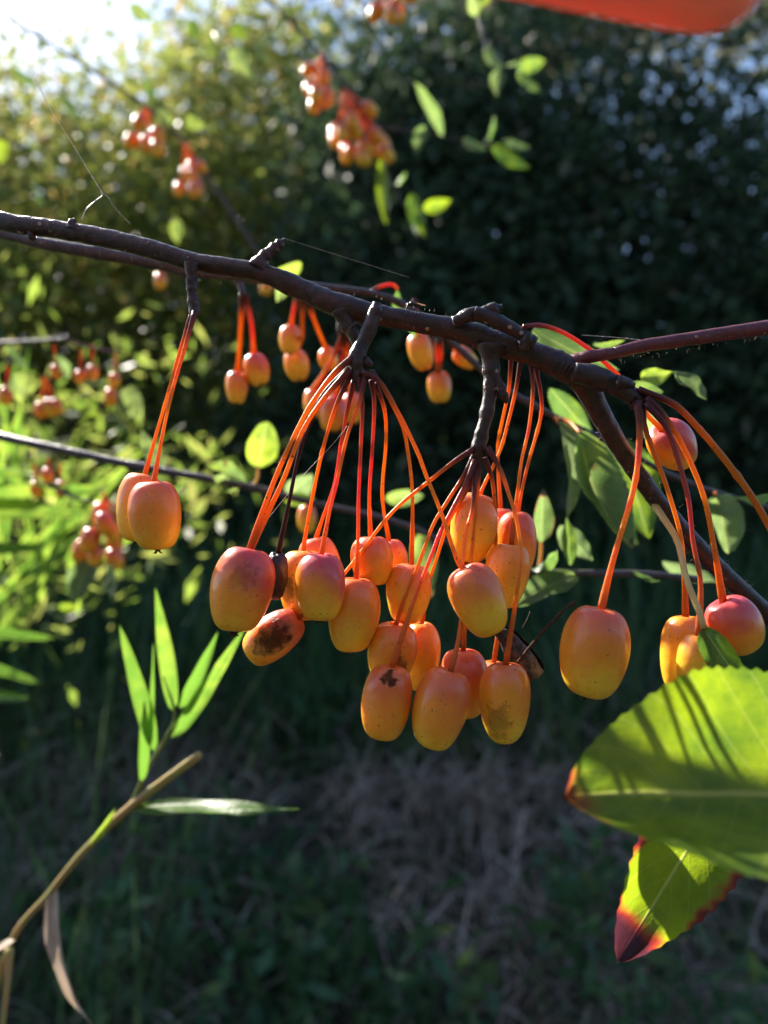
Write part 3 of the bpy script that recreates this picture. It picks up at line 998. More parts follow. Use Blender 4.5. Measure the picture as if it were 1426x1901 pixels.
crab_apple('yellow crab apple with a pink cap in front of the green and red leaf', (765, 1047), (752, 1158), 82, .207, [dp([(690, 690), (717, 727), (745, 789), (756, 836), (766, 901), (766, 963), (764, 1048)], .197, .207)], GA, blush=.45, side=.3, ripe=.25, dots=.3, tint=.4, taper=.12)
crab_apple('orange crab apple tucked behind the lowest left one, brown stalk', (735, 1157), (720, 1266), 93, .201, [dp([(880, 846), (860, 884), (826, 935), (804, 977), (782, 1038), (750, 1115), (738, 1170)], .203, .201)], GB, blush=.25, side=.5, ripe=.5, dots=.45, tint=.3, dark=.15, scar=.18, scar_dark=.7, scar_at=(.7, .05, .36))
crab_apple('long yellowish crab apple behind and right of the brown stalked one', (782, 1156), (780, 1280), 72, .212, [dp([(884, 870), (863, 920), (832, 971), (812, 1038), (796, 1085), (783, 1160)], .203, .212)], GB, blush=.15, ripe=.35, dots=.4, tint=.15, dark=.1)
crab_apple('lowest left crab apple with a dark scab near its stalk and a seam', (728, 1235), (708, 1373), 91, .189, [dp([(882, 855), (862, 900), (835, 954), (818, 988), (800, 1038), (765, 1125), (735, 1240)], .202, .189)], GB, blush=.15, side=-.3, ripe=.72, dots=.55, tint=.95, rad=.0006, groove=-2.45, spin=2.2, scar=.15, scar_at=(.46, .12, .88))
crab_apple('big glowing orange crab apple, lowest of the middle cluster', (838, 1244), (797, 1385), 104, .187, [dp([(884, 862), (877, 943), (867, 990), (860, 1060), (855, 1165), (840, 1245)], .203, .187)], GB, blush=.2, side=.6, ripe=.68, dots=.6, tint=.5, rad=.0006, spin=4.0, taper=.02)
crab_apple('pink topped crab apple tilted to the right, hung with a dead leaf', (862, 1052), (916, 1176), 98, .191, [dp([(672, 690), (706, 710), (740, 769), (773, 836), (796, 892), (821, 954), (849, 1040), (857, 1058)], .195, .191)], GB, blush=.5, side=.35, ripe=.42, dots=.2, tint=.15, taper=.08, calyx=1.8, rad=.0006)
crab_apple('brownish orange crab apple behind the big glowing one', (860, 1205), (862, 1333), 92, .203, [dp([(888, 853), (887, 892), (881, 948), (874, 1038), (865, 1130), (859, 1208)], .203, .203)], GB, blush=.4, side=.4, ripe=.8, dots=.4, tint=.2, dark=.1)
crab_apple('tapered crab apple with a brown smudge, lowest at the right of the cluster', (938, 1231), (937, 1378), 95, .189, [dp([(905, 830), (930, 870), (947, 920), (958, 962), (966, 1030), (957, 1120), (941, 1235)], .201, .189)], GB, blush=.1, ripe=.52, dots=.8, tint=.2, scar=.28, scar_dark=.45, scar_at=(.30, .06, .33), taper=.10, spin=.3, rad=.0006)
crab_apple('crab apple mostly hidden behind the tapered one, dark stalk', (917, 1228), (912, 1330), 66, .213, [dp([(900, 850), (913, 892), (919, 962), (920, 1038), (930, 1120), (925, 1230)], .203, .213)], GB, blush=.2, ripe=.5, tint=.3, dark=.2)
GD = 'upper crab apples right of the middle spur'
crab_apple('tall yellow orange crab apple behind the middle fan of stalks', (890, 917), (868, 1043), 88, .209, [dp([(968, 660), (958, 724), (941, 786), (927, 837), (899, 900), (893, 920)], .209, .209)], GD, blush=.2, side=.3, ripe=.35, dots=.45, tint=.35, spin=.0)
crab_apple('rearmost crab apple peeping out left of the pink pair', (930, 944), (926, 1055), 66, .224, [dp([(950, 655), (944, 724), (933, 780), (924, 837), (925, 945)], .211, .224)], GD, blush=.4, ripe=.75, tint=.15)
crab_apple('pink orange crab apple behind the pale yellow one', (960, 950), (957, 1072), 74, .214, [dp([(993, 672), (1004, 738), (1003, 780), (983, 851), (970, 905), (962, 952)], .210, .214)], GD, blush=.35, side=.5, ripe=.72, dots=.4, tint=.6)
crab_apple('pale yellow crab apple crossed by two stalks', (950, 1010), (932, 1127), 82, .203, [dp([(985, 670), (989, 724), (983, 795), (969, 851), (962, 905), (952, 1012)], .208, .203)], GD, blush=.12, side=.6, ripe=.28, dots=.35, tint=.45, taper=.09)
crab_apple('large glossy orange crab apple hanging alone right of the cluster', (1116, 1128), (1092, 1292), 122, .190, [dp([(1184, 745), (1188, 793), (1184, 857), (1172, 917), (1154, 988), (1133, 1059), (1119, 1132)], .196, .190)], GC, blush=.35, side=.2, ripe=.55, dots=.3, tint=.55, rad=.00085, spin=2.6)
crab_apple('yellow crab apple with a white shine, left of the pale leaf stalk', (1274, 1143), (1262, 1285), 84, .199, [dp([(1192, 750), (1197, 790), (1215, 846), (1239, 910), (1261, 988), (1270, 1059), (1277, 1143)], .197, .199)], GC, blush=.1, ripe=.25, dots=.4, tint=.3, rad=.0007, taper=.1)
crab_apple('narrow yellow crab apple in front, half behind the pale leaf stalk', (1297, 1180), (1284, 1284), 66, .1865, [dp([(1198, 748), (1236, 793), (1261, 857), (1278, 932), (1289, 1006), (1301, 1085), (1299, 1182)], .195, .187)], GC, blush=.15, ripe=.2, dots=.2, tint=1.0, dark=.35, rad=.0007)
crab_apple('red flushed crab apple lying against the branch above the big leaf', (1340, 1116), (1392, 1206), 96, .196, [dp([(1200, 738), (1239, 783), (1275, 846), (1307, 925), (1325, 1010), (1341, 1118)], .197, .194)], GC, blush=.85, side=.3, ripe=.8, dots=.2, tint=.2, rad=.0008)
crab_apple('round half yellow half pink crab apple behind the right hand stalks', (1228, 795), (1270, 856), 84, .209, [dp([(1192, 745), (1200, 768), (1228, 800)], .199, .207)], GC, dd=-.004, blush=.8, side=1.2, ripe=.25, dots=.6, tint=.1, rad=.0008, calyx=1.5)

# extra stalks of the branch whose fruit hangs outside the picture
sb = MB().tube([P(*p) for p in dp([(1185, 722), (1250, 750), (1289, 786), (1332, 836), (1381, 900), (1430, 980), (1480, 1090)], .197, .196)], .00085, n=40, segs=12, rough=.1, freq=900, nodes=[(.62, .25, .012)])
o = sb.build('fruit_stalk', M_STEM, branch)
o['tint'], o['dark'], o['pale'] = .55, .25, 0.0
sb = MB().tube([P(*p) for p in dp([(972, 606), (1005, 604), (1045, 617), (1090, 645), (1125, 675), (1152, 702), (1165, 735)], .198, .215)], .00060, n=40, segs=10, rough=.06, freq=900)
o = sb.build('fruit_stalk', M_STEM, branch)
o['tint'], o['dark'], o['pale'] = .95, 0.0, 0.0

# ------------------------------------------------------------------ the branches behind, with their fruit
b2p = [(-160, 395, .27), (0, 432, .262), (70, 450, .26), (150, 464, .26), (230, 478, .262), (300, 492, .265), (360, 505, .268), (470, 517, .275), (600, 532, .28), (715, 551, .285), (790, 592, .288), (850, 645, .29), (930, 716, .293), (1030, 773, .297), (1150, 830, .30), (1240, 880, .30), (1330, 915, .302), (1480, 958, .305)]
b2w = [26, 22, 22, 24, 23, 22, 20, 16, 13, 12, 12, 12, 12, 11, 11, 11, 11, 10]
br2 = MB().tube(path(b2p), [px_r(a, p[2]) for a, p in zip(b2w, b2p)], n=120, segs=12, rough=.15, freq=160, nodes=[(.2, .2, .01), (.33, .2, .01), (.55, .3, .01), (.74, .3, .01)]).build('branch', M_BARK2, origin=P(*b2p[1]))
tag(br2, 'thin purple grey branch running just behind the dark brown one', 'branch')
for pts, ws, d in [([(440, 515), (447, 530), (452, 548)], [22, 15, 12], .285), ([(548, 525), (556, 540), (562, 552)], [20, 14, 12], .29), ([(812, 605), (813, 625), (813, 636)], [14, 11, 9], .29), ([(636, 536), (632, 580), (628, 620)], [10, 9, 8], .30)]:
    MB().tube(path(pts, d), [px_r(x, d) for x in ws], n=10, segs=8, rough=.2).build('spur', M_BARK2, br2)

KW = dict(nr=22, ns=26, n=18, segs=8, calyx=.8, rad=.0011)
crab_apple('dull orange crab apple hanging lower of two, left behind the branch', (441, 690), (439, 749), 42, .345, [dp([(450, 545), (447, 600), (444, 650), (442, 692)], .31, .345)], GM, blush=.25, ripe=.55, tint=.35, **KW)
crab_apple('pink crab apple beside the dull orange one, higher of the two', (470, 658), (484, 715), 47, .345, [dp([(454, 545), (462, 580), (469, 620), (472, 660)], .31, .345)], GM, blush=.9, side=.6, ripe=.5, tint=.9, **KW)
crab_apple('yellow pink crab apple touching another just beneath it', (540, 604), (538, 657), 42, .335, [dp([(552, 545), (546, 570), (543, 606)], .30, .335)], GM, blush=.4, side=.5, ripe=.45, tint=.8, **KW)
crab_apple('yellow crab apple hanging directly beneath the yellow pink one', (546, 650), (556, 706), 46, .35, [dp([(562, 545), (562, 590), (560, 630), (552, 652)], .30, .35)], GM, blush=.25, side=.5, ripe=.35, tint=.2, **KW)
crab_apple('small yellow crab apple just left of the spur of the left cluster', (606, 646), (614, 688), 36, .355, [dp([(572, 556), (582, 590), (597, 628), (607, 648)], .30, .355)], GM, blush=.2, ripe=.45, tint=.2, **KW)
crab_apple('blurred yellow crab apple next to the folded silver leaf', (772, 620), (790, 686), 46, .335, [dp([(770, 560), (772, 590), (773, 622)], .295, .335)], GM, blush=.35, side=.6, ripe=.3, tint=.5, taper=.08, **KW)
crab_apple('orange yellow crab apple hanging between the two spurs', (813, 690), (818, 748), 45, .335, [dp([(810, 620), (812, 655), (813, 692)], .29, .335), dp([(816, 620), (819, 655), (817, 692)], .29, .335)], GM, blush=.35, side=.5, ripe=.45, tint=.7, **KW)
crab_apple('small dark sided crab apple tilted beside the brown spur', (845, 650), (882, 680), 36, .34, [dp([(838, 640), (842, 648)], .30, .335)], GM, blush=.5, side=.6, ripe=.3, tint=.3, **KW)
crab_apple('yellow crab apple behind the left fan of stalks, leftmost there', (580, 722), (583, 775), 36, .375, [dp([(640, 612), (615, 670), (590, 724)], .31, .375)], GM, blush=.3, ripe=.4, tint=.6, **KW)
crab_apple('red orange crab apple seen through the left fan of stalks', (622, 735), (614, 800), 50, .37, [dp([(640, 612), (635, 670), (624, 736)], .31, .37)], GM, blush=.8, side=.3, ripe=.85, tint=.8, **KW)
crab_apple('peach crab apple seen through the right half of the left fan of stalks', (652, 730), (654, 785), 42, .38, [dp([(640, 612), (648, 670), (652, 732)], .31, .38)], GM, blush=.35, ripe=.5, tint=.5, **KW)
crab_apple('small yellow pink crab apple low behind the left stalks', (570, 938), (571, 990), 36, .40, [dp([(575, 895), (572, 920), (570, 940)], .38, .40)], GM, blush=.5, side=.4, ripe=.3, tint=.5, **KW)

leaf(br2, P(738, 535, .29), P(775, 628, .30), .0085, yellow=.1, edge=.1, roll=1.0, fold=.7, petiole=path([(690, 541, .285), (705, 532, .287), (728, 528, .288)]), ptint=.9)
leaf(br2, P(508, 503, .35), P(560, 488, .36), .0075, yellow=.75, edge=0, roll=.4, fold=.4, bend=.2)
leaf(br2, P(535, 515, .36), P(515, 560, .37), .0065, yellow=.75, edge=0, roll=.3, fold=.3)
# leaves of the right centre, on the purple branch
leaf(br2, P(1036, 782, .29), P(1052, 962, .285), .0150, yellow=.15, edge=.05, spot=.0, roll=-.9, fold=.95, bend=.06, pale=.6, petiole=path([(1030, 773, .295), (1034, 778, .292)]))
leaf(br2, P(1076, 800, .282), P(1165, 1025, .268), .0215, yellow=.40, edge=.22, spot=.5, roll=-.5, fold=.7, bend=-.14, curl=.10, pale=.25, petiole=path([(1040, 776, .295), (1060, 785, .29)]))
leaf(br2, P(1120, 810, .31), P(1185, 1010, .31), .017, yellow=.0, edge=.0, spot=.0, roll=1.0, fold=.3)
leaf(br2, P(1150, 815, .325), P(1205, 1000, .32), .023, yellow=.62, edge=.0, spot=.0, roll=.15, fold=.15)
leaf(br2, P(1330, 920, .29), P(1352, 1028, .285), .0165, yellow=.35, edge=.12, spot=.05, roll=-.35, fold=.75, bend=.06, pale=.45, petiole=path([(1328, 915, .30), (1329, 918, .295)]), shape=(.75, .5))
leaf(br2, P(1205, 742, .30), P(1250, 870, .31), .012, yellow=.55, edge=.0, roll=.2, fold=.4)
leaf(br2, P(990, 612, .27), P(1150, 688, .26), .0125, yellow=.28, edge=.0, roll=.3, fold=.55, bend=.07)
leaf(br2, P(1100, 640, .27), P(1160, 632, .262), .005, yellow=.5, edge=.0, roll=1.1, fold=.3)
leaf(br2, P(1190, 700, .27), P(1250, 690, .262), .008, yellow=.85, edge=.1, roll=.3, fold=.5, bend=.1)
leaf(br2, P(1248, 690, .262), P(1312, 742, .255), .0085, yellow=.25, edge=.0, roll=-.9, fold=.4)
leaf(br2, P(1160, 720, .265), P(1232, 728, .26), .007, yellow=.6, edge=.2, roll=.2, fold=.4)
leaf(br2, P(1365, 925, .285), P(1440, 915, .27), .010, yellow=.45, edge=.0, roll=1.2, fold=.5)
leaf(br2, P(1005, 1008, .30), P(1008, 905, .295), .0092, yellow=.35, edge=.55, spot=0, roll=.35, fold=.5, petiole=path([(1000, 1060, .30), (1004, 1030, .30)]), ppale=.6)
leaf(br2, P(1230, 1042, .33), P(1335, 1082, .33), .0105, yellow=.0, edge=.0, roll=.9, fold=.2)
leaf(br2, P(1020, 720, .30), P(1100, 810, .31), .0105, yellow=.35, edge=0, roll=.2, fold=.4)
leaf(br2, P(1040, 975, .30), P(1100, 1040, .30), .012, yellow=.0, edge=0, roll=.5, fold=.3)

tw = MB().tube(path([(1300, 1075, .30), (1200, 1066, .295), (1130, 1065, .292), (1060, 1064, .29), (990, 1062, .288), (960, 1072, .287)]), [.0013, .0014, .0014, .0013, .0013, .0009], n=30, segs=8, rough=.15).build('twig', M_BARK2, origin=P(1060, 1064, .29))
tag(tw, 'short pale twig lying level behind the big orange crab apple', 'twig')
leaf(tw, P(1072, 1068, .288), P(950, 1128, .275), .0125, yellow=.40, edge=0, spot=0, roll=.55, fold=.35, bend=.06)
leaf(tw, P(990, 1058, .288), P(1035, 1022, .28), .0105, yellow=.3, edge=0, roll=1.2, fold=.5)
leaf(tw, P(1060, 1050, .292), P(1052, 960, .292), .006, yellow=.5, edge=0, roll=.2, fold=.4)
leaf(tw, P(1175, 1060, .292), P(1225, 1080, .285), .004, yellow=.1, edge=0, roll=1.0, fold=.4)

b3p = [(-160, 770, .40), (0, 810, .385), (120, 836, .378), (240, 862, .372), (380, 888, .365), (480, 908, .362), (600, 938, .36), (720, 965, .36), (840, 1010, .362), (930, 1045, .365)]
br3 = MB().tube(path(b3p), [px_r(a, p[2]) for a, p in zip([20, 16, 16, 15, 15, 14, 13, 12, 10, 8], b3p)], n=70, segs=10, rough=.15, freq=120, nodes=[(.35, .3, .01), (.55, .3, .01)]).build('branch', M_BARK2, origin=P(*b3p[1]))
tag(br3, 'blurred grey branch sloping down behind the left hanging pair', 'branch')
leaf(br3, P(478, 868, .365), P(496, 782, .36), .0160, yellow=.75, edge=.10, spot=.5, roll=.15, fold=.35, petiole=path([(462, 902, .363), (472, 898, .363), (478, 884, .364)]), ppale=.7, shape=(.85, .6))
leaf(br3, P(456, 895, .36), P(378, 862, .352), .0125, yellow=.45, edge=.2, spot=.2, roll=.9, fold=.55)
leaf(br3, P(445, 905, .365), P(395, 885, .36), .0085, yellow=.75, edge=.1, roll=.1, fold=.2)
leaf(br3, P(535, 920, .37), P(580, 880, .36), .013, yellow=.2, edge=.0, spot=.2, roll=.5, fold=.3)
leaf(br3, P(528, 928, .37), P(585, 925, .365), .0075, yellow=.75, edge=.0, roll=.2, fold=.3)
leaf(br3, P(715, 925, .38), P(788, 920, .38), .0095, yellow=.7, edge=.05, roll=.3, fold=.4)
leaf(br3, P(780, 990, .375), P(800, 1108, .365), .0135, yellow=.65, edge=.42, spot=.05, roll=.1, fold=.25)
leaf(br3, P(300, 878, .38), P(262, 800, .39), .010, yellow=.6, edge=0, roll=.4, fold=.3)

# ------------------------------------------------------------------ foreground leaves
leaf(branch, P(1610, 1484, .142), P(1050, 1476, .1345), .0442, yellow=.52, edge=.33, spot=.16, fold=R(29), roll=R(27), bend=.02, wav=.05, shape=(.78, .62), serr=.018, nv=44)
leaf(branch, P(1425, 1330, .188), P(1146, 1785, .172), .0235, yellow=.78, edge=.60, spot=.05, fold=.16, roll=-.25, bend=.02, shape=(.95, .7), nv=40)
leaf(branch, P(1306, 1165, .176), P(1400, 1300, .166), .0085, yellow=.40, edge=.05, spot=.3, fold=.6, roll=.2, bend=.05, nv=30,
     petiole=path([(1216, 938, .210), (1234, 965, .204), (1258, 1005, .197), (1275, 1077, .184), (1298, 1134, .178)]), ppale=.85, prad=.0008)

# ------------------------------------------------------------------ far twigs with clusters
proto_cache = {}


def far_fruit(label, group, px, py, wpx, d, apex, var):
    """far blurred fruit: copies of four prototypes with one stalk each"""
    wid = wpx / F * d
    c = P(px, py, d)
    a = P(apex[0], apex[1], d)
    key = var % 4
    if key not in proto_cache:
        vs, fs = fruit_mesh(.010, .0128, .05, key * 1.7, 14, 16)
        mb_ = MB()
        mb_.add(vs, fs)
        ob = mb_.build('crab_apple', M_FRUIT)
        ob['dots'], ob['scar'] = .3, 0.0
        ob['scar_at'] = [.5, .1, .5]
        ob['scar_dark'] = 0.0
        st = MB().tube([Vector((0, 0, .005)), Vector((0.0005, 0, .015)), Vector((0, 0, .028))], .0006, n=5, segs=6).build('stem', M_STEM, ob)
        st['tint'], st['dark'], st['pale'] = .4, 0.0, 0.0
        proto_cache[key] = (ob, st)
        new, s2 = ob, st
    else:
        p0, s0 = proto_cache[key]
        new = p0.copy()
        COL.objects.link(new)
        s2 = s0.copy()
        COL.objects.link(s2)
        s2.parent = new
    dirv = (a - c)
    L = dirv.length
    ax = dirv.normalized()
    rot = Vector((0, 0, 1)).rotation_difference(ax).to_matrix().to_4x4()
    s = wid / .010
    new.matrix_basis = Matrix.Translation(c) @ rot @ Matrix.Diagonal((s, s, s, 1))
    kk = max(.3, (L / s - .005) / .023)
    s2.location = (0, 0, .005 - .005 * kk)
    s2.scale = (1, 1, kk)
    new['blush'], new['side'], new['ripe'] = random.uniform(.3, .8), random.uniform(-.6, .6), random.uniform(.4, .8)
    s2['tint'] = random.uniform(0, 1)
    tag(new, label, 'crab apple', group)
    return new


def twig(label, pts, d, w, mat=None, name='twig'):
    b = MB().tube(path(pts, d), [px_r(x * .58, d) for x in w], n=40, segs=8, rough=.2, freq=80)
    o = b.build(name, mat or M_BARK2, origin=path(pts, d)[0])
    tag(o, label, 'twig')
    return o


t2 = twig('far twig sloping down from the upper edge past the big upper fruit cluster', [(430, -60), (530, 30), (600, 108), (655, 175), (700, 232), (790, 246), (860, 262), (930, 272)], .74, [12, 11, 11, 10, 9, 7, 6, 4])
for b_, t_, wv, ye, ro in [((790, 235), (770, 285), .016, .3, .3), ((822, 255), (770, 152), .020, .45, .8), ((860, 258), (905, 278), .011, .5, .6), ((905, 262), (918, 215), .010, .1, 1.2), ((915, 270), (985, 312), .018, .55, .5), ((935, 262), (985, 275), .010, .5, .4), ((708, 292), (716, 415), .015, .8, .55)]:
    leaf(t2, P(*b_, .74), P(*t_, .72), wv, yellow=ye, edge=.05, roll=ro, fold=.4, nv=14)
t3 = twig('far thin twig hanging below the big upper fruit cluster with small leaves', [(700, 235), (712, 300), (730, 345), (765, 400), (790, 425)], .76, [8, 8, 7, 5, 3])
for b_, t_, wv, ye, ro in [((735, 345), (752, 318), .011, .1, 1.2), ((785, 388), (838, 372), .015, .8, .2), ((762, 360), (790, 440), .018, .55, .4), ((770, 395), (775, 440), .009, .2, 1.0)]:
    leaf(t3, P(*b_, .76), P(*t_, .75), wv, yellow=ye, edge=.05, roll=ro, fold=.35, nv=14)
t4 = twig('far leafy twig coming down from the upper edge in front of the hedge', [(880, -40), (890, 40), (905, 95), (925, 120), (960, 125)], .78, [7, 7, 6, 5, 4])
for b_, t_, wv, ye, ro, ed in [((900, 85), (932, 132), .014, .45, .5, .3), ((926, 130), (922, 178), .016, .45, .2, 0), ((935, 122), (962, 112), .010, .1, 1.3, 0), ((960, 125), (1012, 112), .017, .5, .3, 0), ((962, 132), (1005, 172), .013, .4, .6, 0), ((885, 30), (872, -10), .014, .7, .3, 0), ((890, 10), (915, -8), .010, .5, .2, .7)]:
    leaf(t4, P(*b_, .78), P(*t_, .77), wv, yellow=ye, edge=ed, roll=ro, fold=.35, nv=14)
t1 = twig('far dark twig sloping across the sunlit bush at the upper left', [(-90, -40), (30, 40), (150, 118), (250, 182), (330, 250), (400, 350), (480, 470), (520, 540)], .88, [10, 10, 11, 12, 12, 11, 10, 9])
for b_, t_, wv, ye, ro in [((290, 205), (322, 235), .018, .85, .2), ((345, 222), (380, 235), .015, .85, .3), ((265, 150), (290, 180), .014, .6, .4), ((20, 120), (75, 165), .014, .35, .8), ((110, 160), (150, 228), .012, .0, 1.0), ((325, 405), (332, 455), .016, .8, .2), ((240, 15), (285, 32), .018, .7, .3), ((430, 85), (470, 145), .022, .75, .3), ((395, 60), (402, 110), .016, .8, .9), ((350, 40), (375, 75), .018, .7, .2), ((430, 45), (462, 70), .018, .7, .3), ((5, 260), (0, 305), .018, .8, .2), ((60, 340), (85, 385), .014, .0, 1.0)]:
    leaf(t1, P(*b_, .86), P(*t_, .85), wv, yellow=ye, edge=.08, roll=ro, fold=.35, nv=14)
t5 = twig('blurred grey twig stub at the left edge below the main branch', [(-60, 642), (0, 638), (110, 630), (125, 625)], .55, [15, 14, 14, 10])
t6 = twig('blurred reddish twig carrying on from the grey stub at the left', [(118, 626), (150, 640), (215, 655)], .55, [10, 9, 8], M_REDTWIG)
for b_, t_, wv, ye, ro in [((50, 690), (35, 752), .018, .75, .2), ((150, 735), (185, 775), .018, .7, .4), ((230, 720), (262, 778), .020, .75, .3), ((15, 640), (55, 680), .016, .1, 1.1), ((130, 700), (100, 660), .014, .0, .9)]:
    leaf(t6, P(*b_, .56), P(*t_, .55), wv, yellow=ye, edge=.05, roll=ro, fold=.35, nv=14)
t7 = twig('blurred twig holding the low reddish fruit cluster at the left', [(60, 890), (140, 925), (190, 940), (235, 985)], .52, [9, 9, 8, 6])
for b_, t_, wv, ye, ro in [((165, 1040), (135, 1120), .020, .25, .3), ((205, 1045), (215, 1115), .013, .0, .9), ((112, 1132), (145, 1115), .009, .8, .3), ((200, 965), (228, 985), .012, .6, .2)]:
    leaf(t7, P(*b_, .53), P(*t_, .51), wv, yellow=ye, edge=.12, roll=ro, fold=.3, nv=16)

var = 0
CL = [('big blurred bunch at the top left of centre', 'bunch of far crab apples at the top', .745, 25, (640, 165), (662, 244), (48, 52), 24),
      ('small blurred bunch just above the big one', 'small bunch above the big bunch', .76, 25, (600, 100), (590, 160), (30, 40), 11),
      ('upper bunch on the dark twig at the upper left', 'bunch on the dark twig', .86, 24, (270, 200), (275, 250), (30, 36), 9),
      ('lower bunch on the dark twig at the upper left', 'lower bunch on the dark twig', .86, 22, (345, 265), (356, 335), (34, 28), 8),
      ('bunch cut by the upper edge of the picture', 'bunch at the upper edge', .72, 28, (735, -70), (732, 8), (40, 22), 8),
      ('low dull red bunch behind the hanging pair at the left', 'low bunch behind the left pair', .52, 34, (195, 925), (205, 1000), (60, 50), 12)]
for (lab, grp, d, wpx, apex, ctr, spr, cnt) in CL:
    got = []
    for k in range(cnt):
        fx, fy = ctr[0] + random.gauss(0, .5) * spr[0], ctr[1] + random.uniform(-1, 1) * spr[1]
        o = far_fruit('blurred crab apple within the ' + lab, grp, fx, fy, wpx * random.uniform(.85, 1.1), d + random.uniform(-.03, .03), (apex[0] + random.uniform(-6, 6), apex[1]), var)
        got.append((fx, fy, o))
        var += 1
    for word, key in (('lowest', lambda q: -q[1]), ('uppermost', lambda q: q[1]), ('leftmost', lambda q: q[0]), ('rightmost', lambda q: -q[0])):
        q = min(got, key=key)
        if 'within' in q[2]['label']:
            q[2]['label'] = word + ' crab apple of the ' + lab
    for q in got:
        if 'within' in q[2]['label']:
            q[2]['label'] = 'inner crab apple of the ' + lab
for (x, y, ax_, ay_, wd, lab) in [(206, 738, 212, 690, 26, 'single blurred orange crab apple with a white glint at the left'), (213, 706, 214, 655, 22, 'blurred red crab apple above the single orange one'),
                             (172, 692, 170, 640, 22, 'blurred brown crab apple under the reddish twig'), (148, 700, 150, 650, 20, 'small blurred crab apple left of the brown one'),
                             (104, 690, 100, 640, 20, 'blurred crab apple under the grey twig stub'), (92, 757, 80, 700, 26, 'left one of three low blurred crab apples'),
                             (75, 762, 78, 700, 24, 'darkest of three low blurred crab apples'), (106, 755, 84, 700, 24, 'right one of three low blurred crab apples'),
                             (10, 735, 14, 680, 26, 'blurred crab apple cut by the left edge'), (68, 908, 62, 860, 24, 'blurred crab apple below the grey branch, left'),
                             (114, 908, 110, 860, 24, 'blurred crab apple below the grey branch, right'), (88, 882, 90, 850, 22, 'highest of three blurred crab apples below the grey branch'),
                             (298, 522, 300, 480, 24, 'blurred crab apple just under the main branch at the left'), (495, 533, 500, 500, 24, 'dim crab apple just under the main branch by the snag')]:
    far_fruit(lab, 'scattered far crab apples', x, y, wd, .56 if x < 250 else .66, (ax_, ay_), var)
    var += 1

# ------------------------------------------------------------------ reed at the lower left
DR = .33
rd = bpy.data.objects.new('reed', None)
COL.objects.link(rd)
rd.location = P(0, 1760, .36)
tag(rd, 'grass reed with a dry brown stalk and bright green blades at the lower left', 'reed')
MB().tube(path([(-60, 2150, .38), (5, 1790, .36), (95, 1655, .352), (180, 1555, .345), (262, 1482, .338), (370, 1402, .33)]), [.0016, .0015, .0015, .0016, .0020, .0018], n=50, segs=8, rough=.1, freq=100).build('stalk', M_STALK, rd)
MB().tube(path([(18, 1760, .355), (14, 1820, .35), (5, 1900, .345), (-8, 1990, .34)]), [.0020, .0015, .0012, .001], n=16, segs=7).build('stalk', M_STALK, rd)
MB().tube(path([(205, 1535, .345), (245, 1490, .340), (272, 1430, .337), (305, 1375, .335), (325, 1325, .333), (300, 1250, .331)]), [.0012, .0011, .0010, .0009, .0007, .0003], n=24, segs=7).build('cane', M_GREENSTEM, rd)
for b_, t_, wv, ye, ro, fo in [((287, 1395), (222, 1160), .0078, .45, .3, .3), ((322, 1320), (288, 1090), .0074, .50, .25, .3), ((318, 1372), (455, 1165), .0084, .46, .5, .35), ((335, 1315), (405, 1172), .0066, .35, .5, .35), ((262, 1450), (268, 1300), .0062, .30, .6, .4), ((275, 1380), (285, 1195), .0036, .15, .9, .4)]:
    leaf(rd, P(*b_, .335), P(*t_, .325), wv, yellow=ye, edge=0, spot=0, roll=ro, fold=fo, mat=M_GRASSBLADE, name='blade', serr=0, nv=20, wav=.1, shape=(.62, .8))
leaf(rd, P(250, 1500, .338), P(556, 1502, .318), .0125, yellow=.40, edge=.12, spot=0, roll=-1.02, fold=.12, mat=M_GRASSBLADE, name='blade', serr=0, nv=20, wav=.12, shape=(.62, .8))
leaf(rd, P(100, 1645, .352), P(168, 1900, .34), .0105, roll=.9, fold=.6, bend=.10, mat=M_DRYBLADE, name='dry_blade', serr=0, nv=20, wav=.2, shape=(.5, .8))
leaf(rd, P(28, 1745, .352), P(-60, 1800, .34), .0075, roll=1.1, fold=.4, mat=M_DRYBLADE, name='dry_blade', serr=0, nv=14, shape=(.5, .8))
leaf(rd, P(165, 1572, .345), P(215, 1500, .34), .0055, yellow=.8, edge=.1, roll=.4, fold=.9, mat=M_GRASSBLADE, name='sheath', serr=0, nv=12)

# wide sunlit blades at the left edge
tf = bpy.data.objects.new('grass_tuft', None)
COL.objects.link(tf)
tf.location = P(-200, 1000, .6)
tag(tf, 'broad yellow green grass blades reaching in level from the left edge', 'grass')
for k, (y0, x1, y1, wv) in enumerate([(905, 190, 903, .017), (958, 85, 935, .019), (950, 175, 953, .015), (868, 60, 880, .018), (1012, 85, 1016, .014), (1215, 75, 1268, .013), (1130, 105, 1185, .011), (1292, 55, 1296, .014)]):
    leaf(tf, P(-180, y0 - 20 + 9 * k % 30, .60), P(x1, y1, .55), wv, yellow=.6 if k < 5 else .4, edge=0, spot=0, roll=random.uniform(.2, .8), fold=.2, mat=M_GRASSBLADE, name='blade', serr=0, nv=14, bend=random.uniform(-.05, .08), shape=(.5, .4))

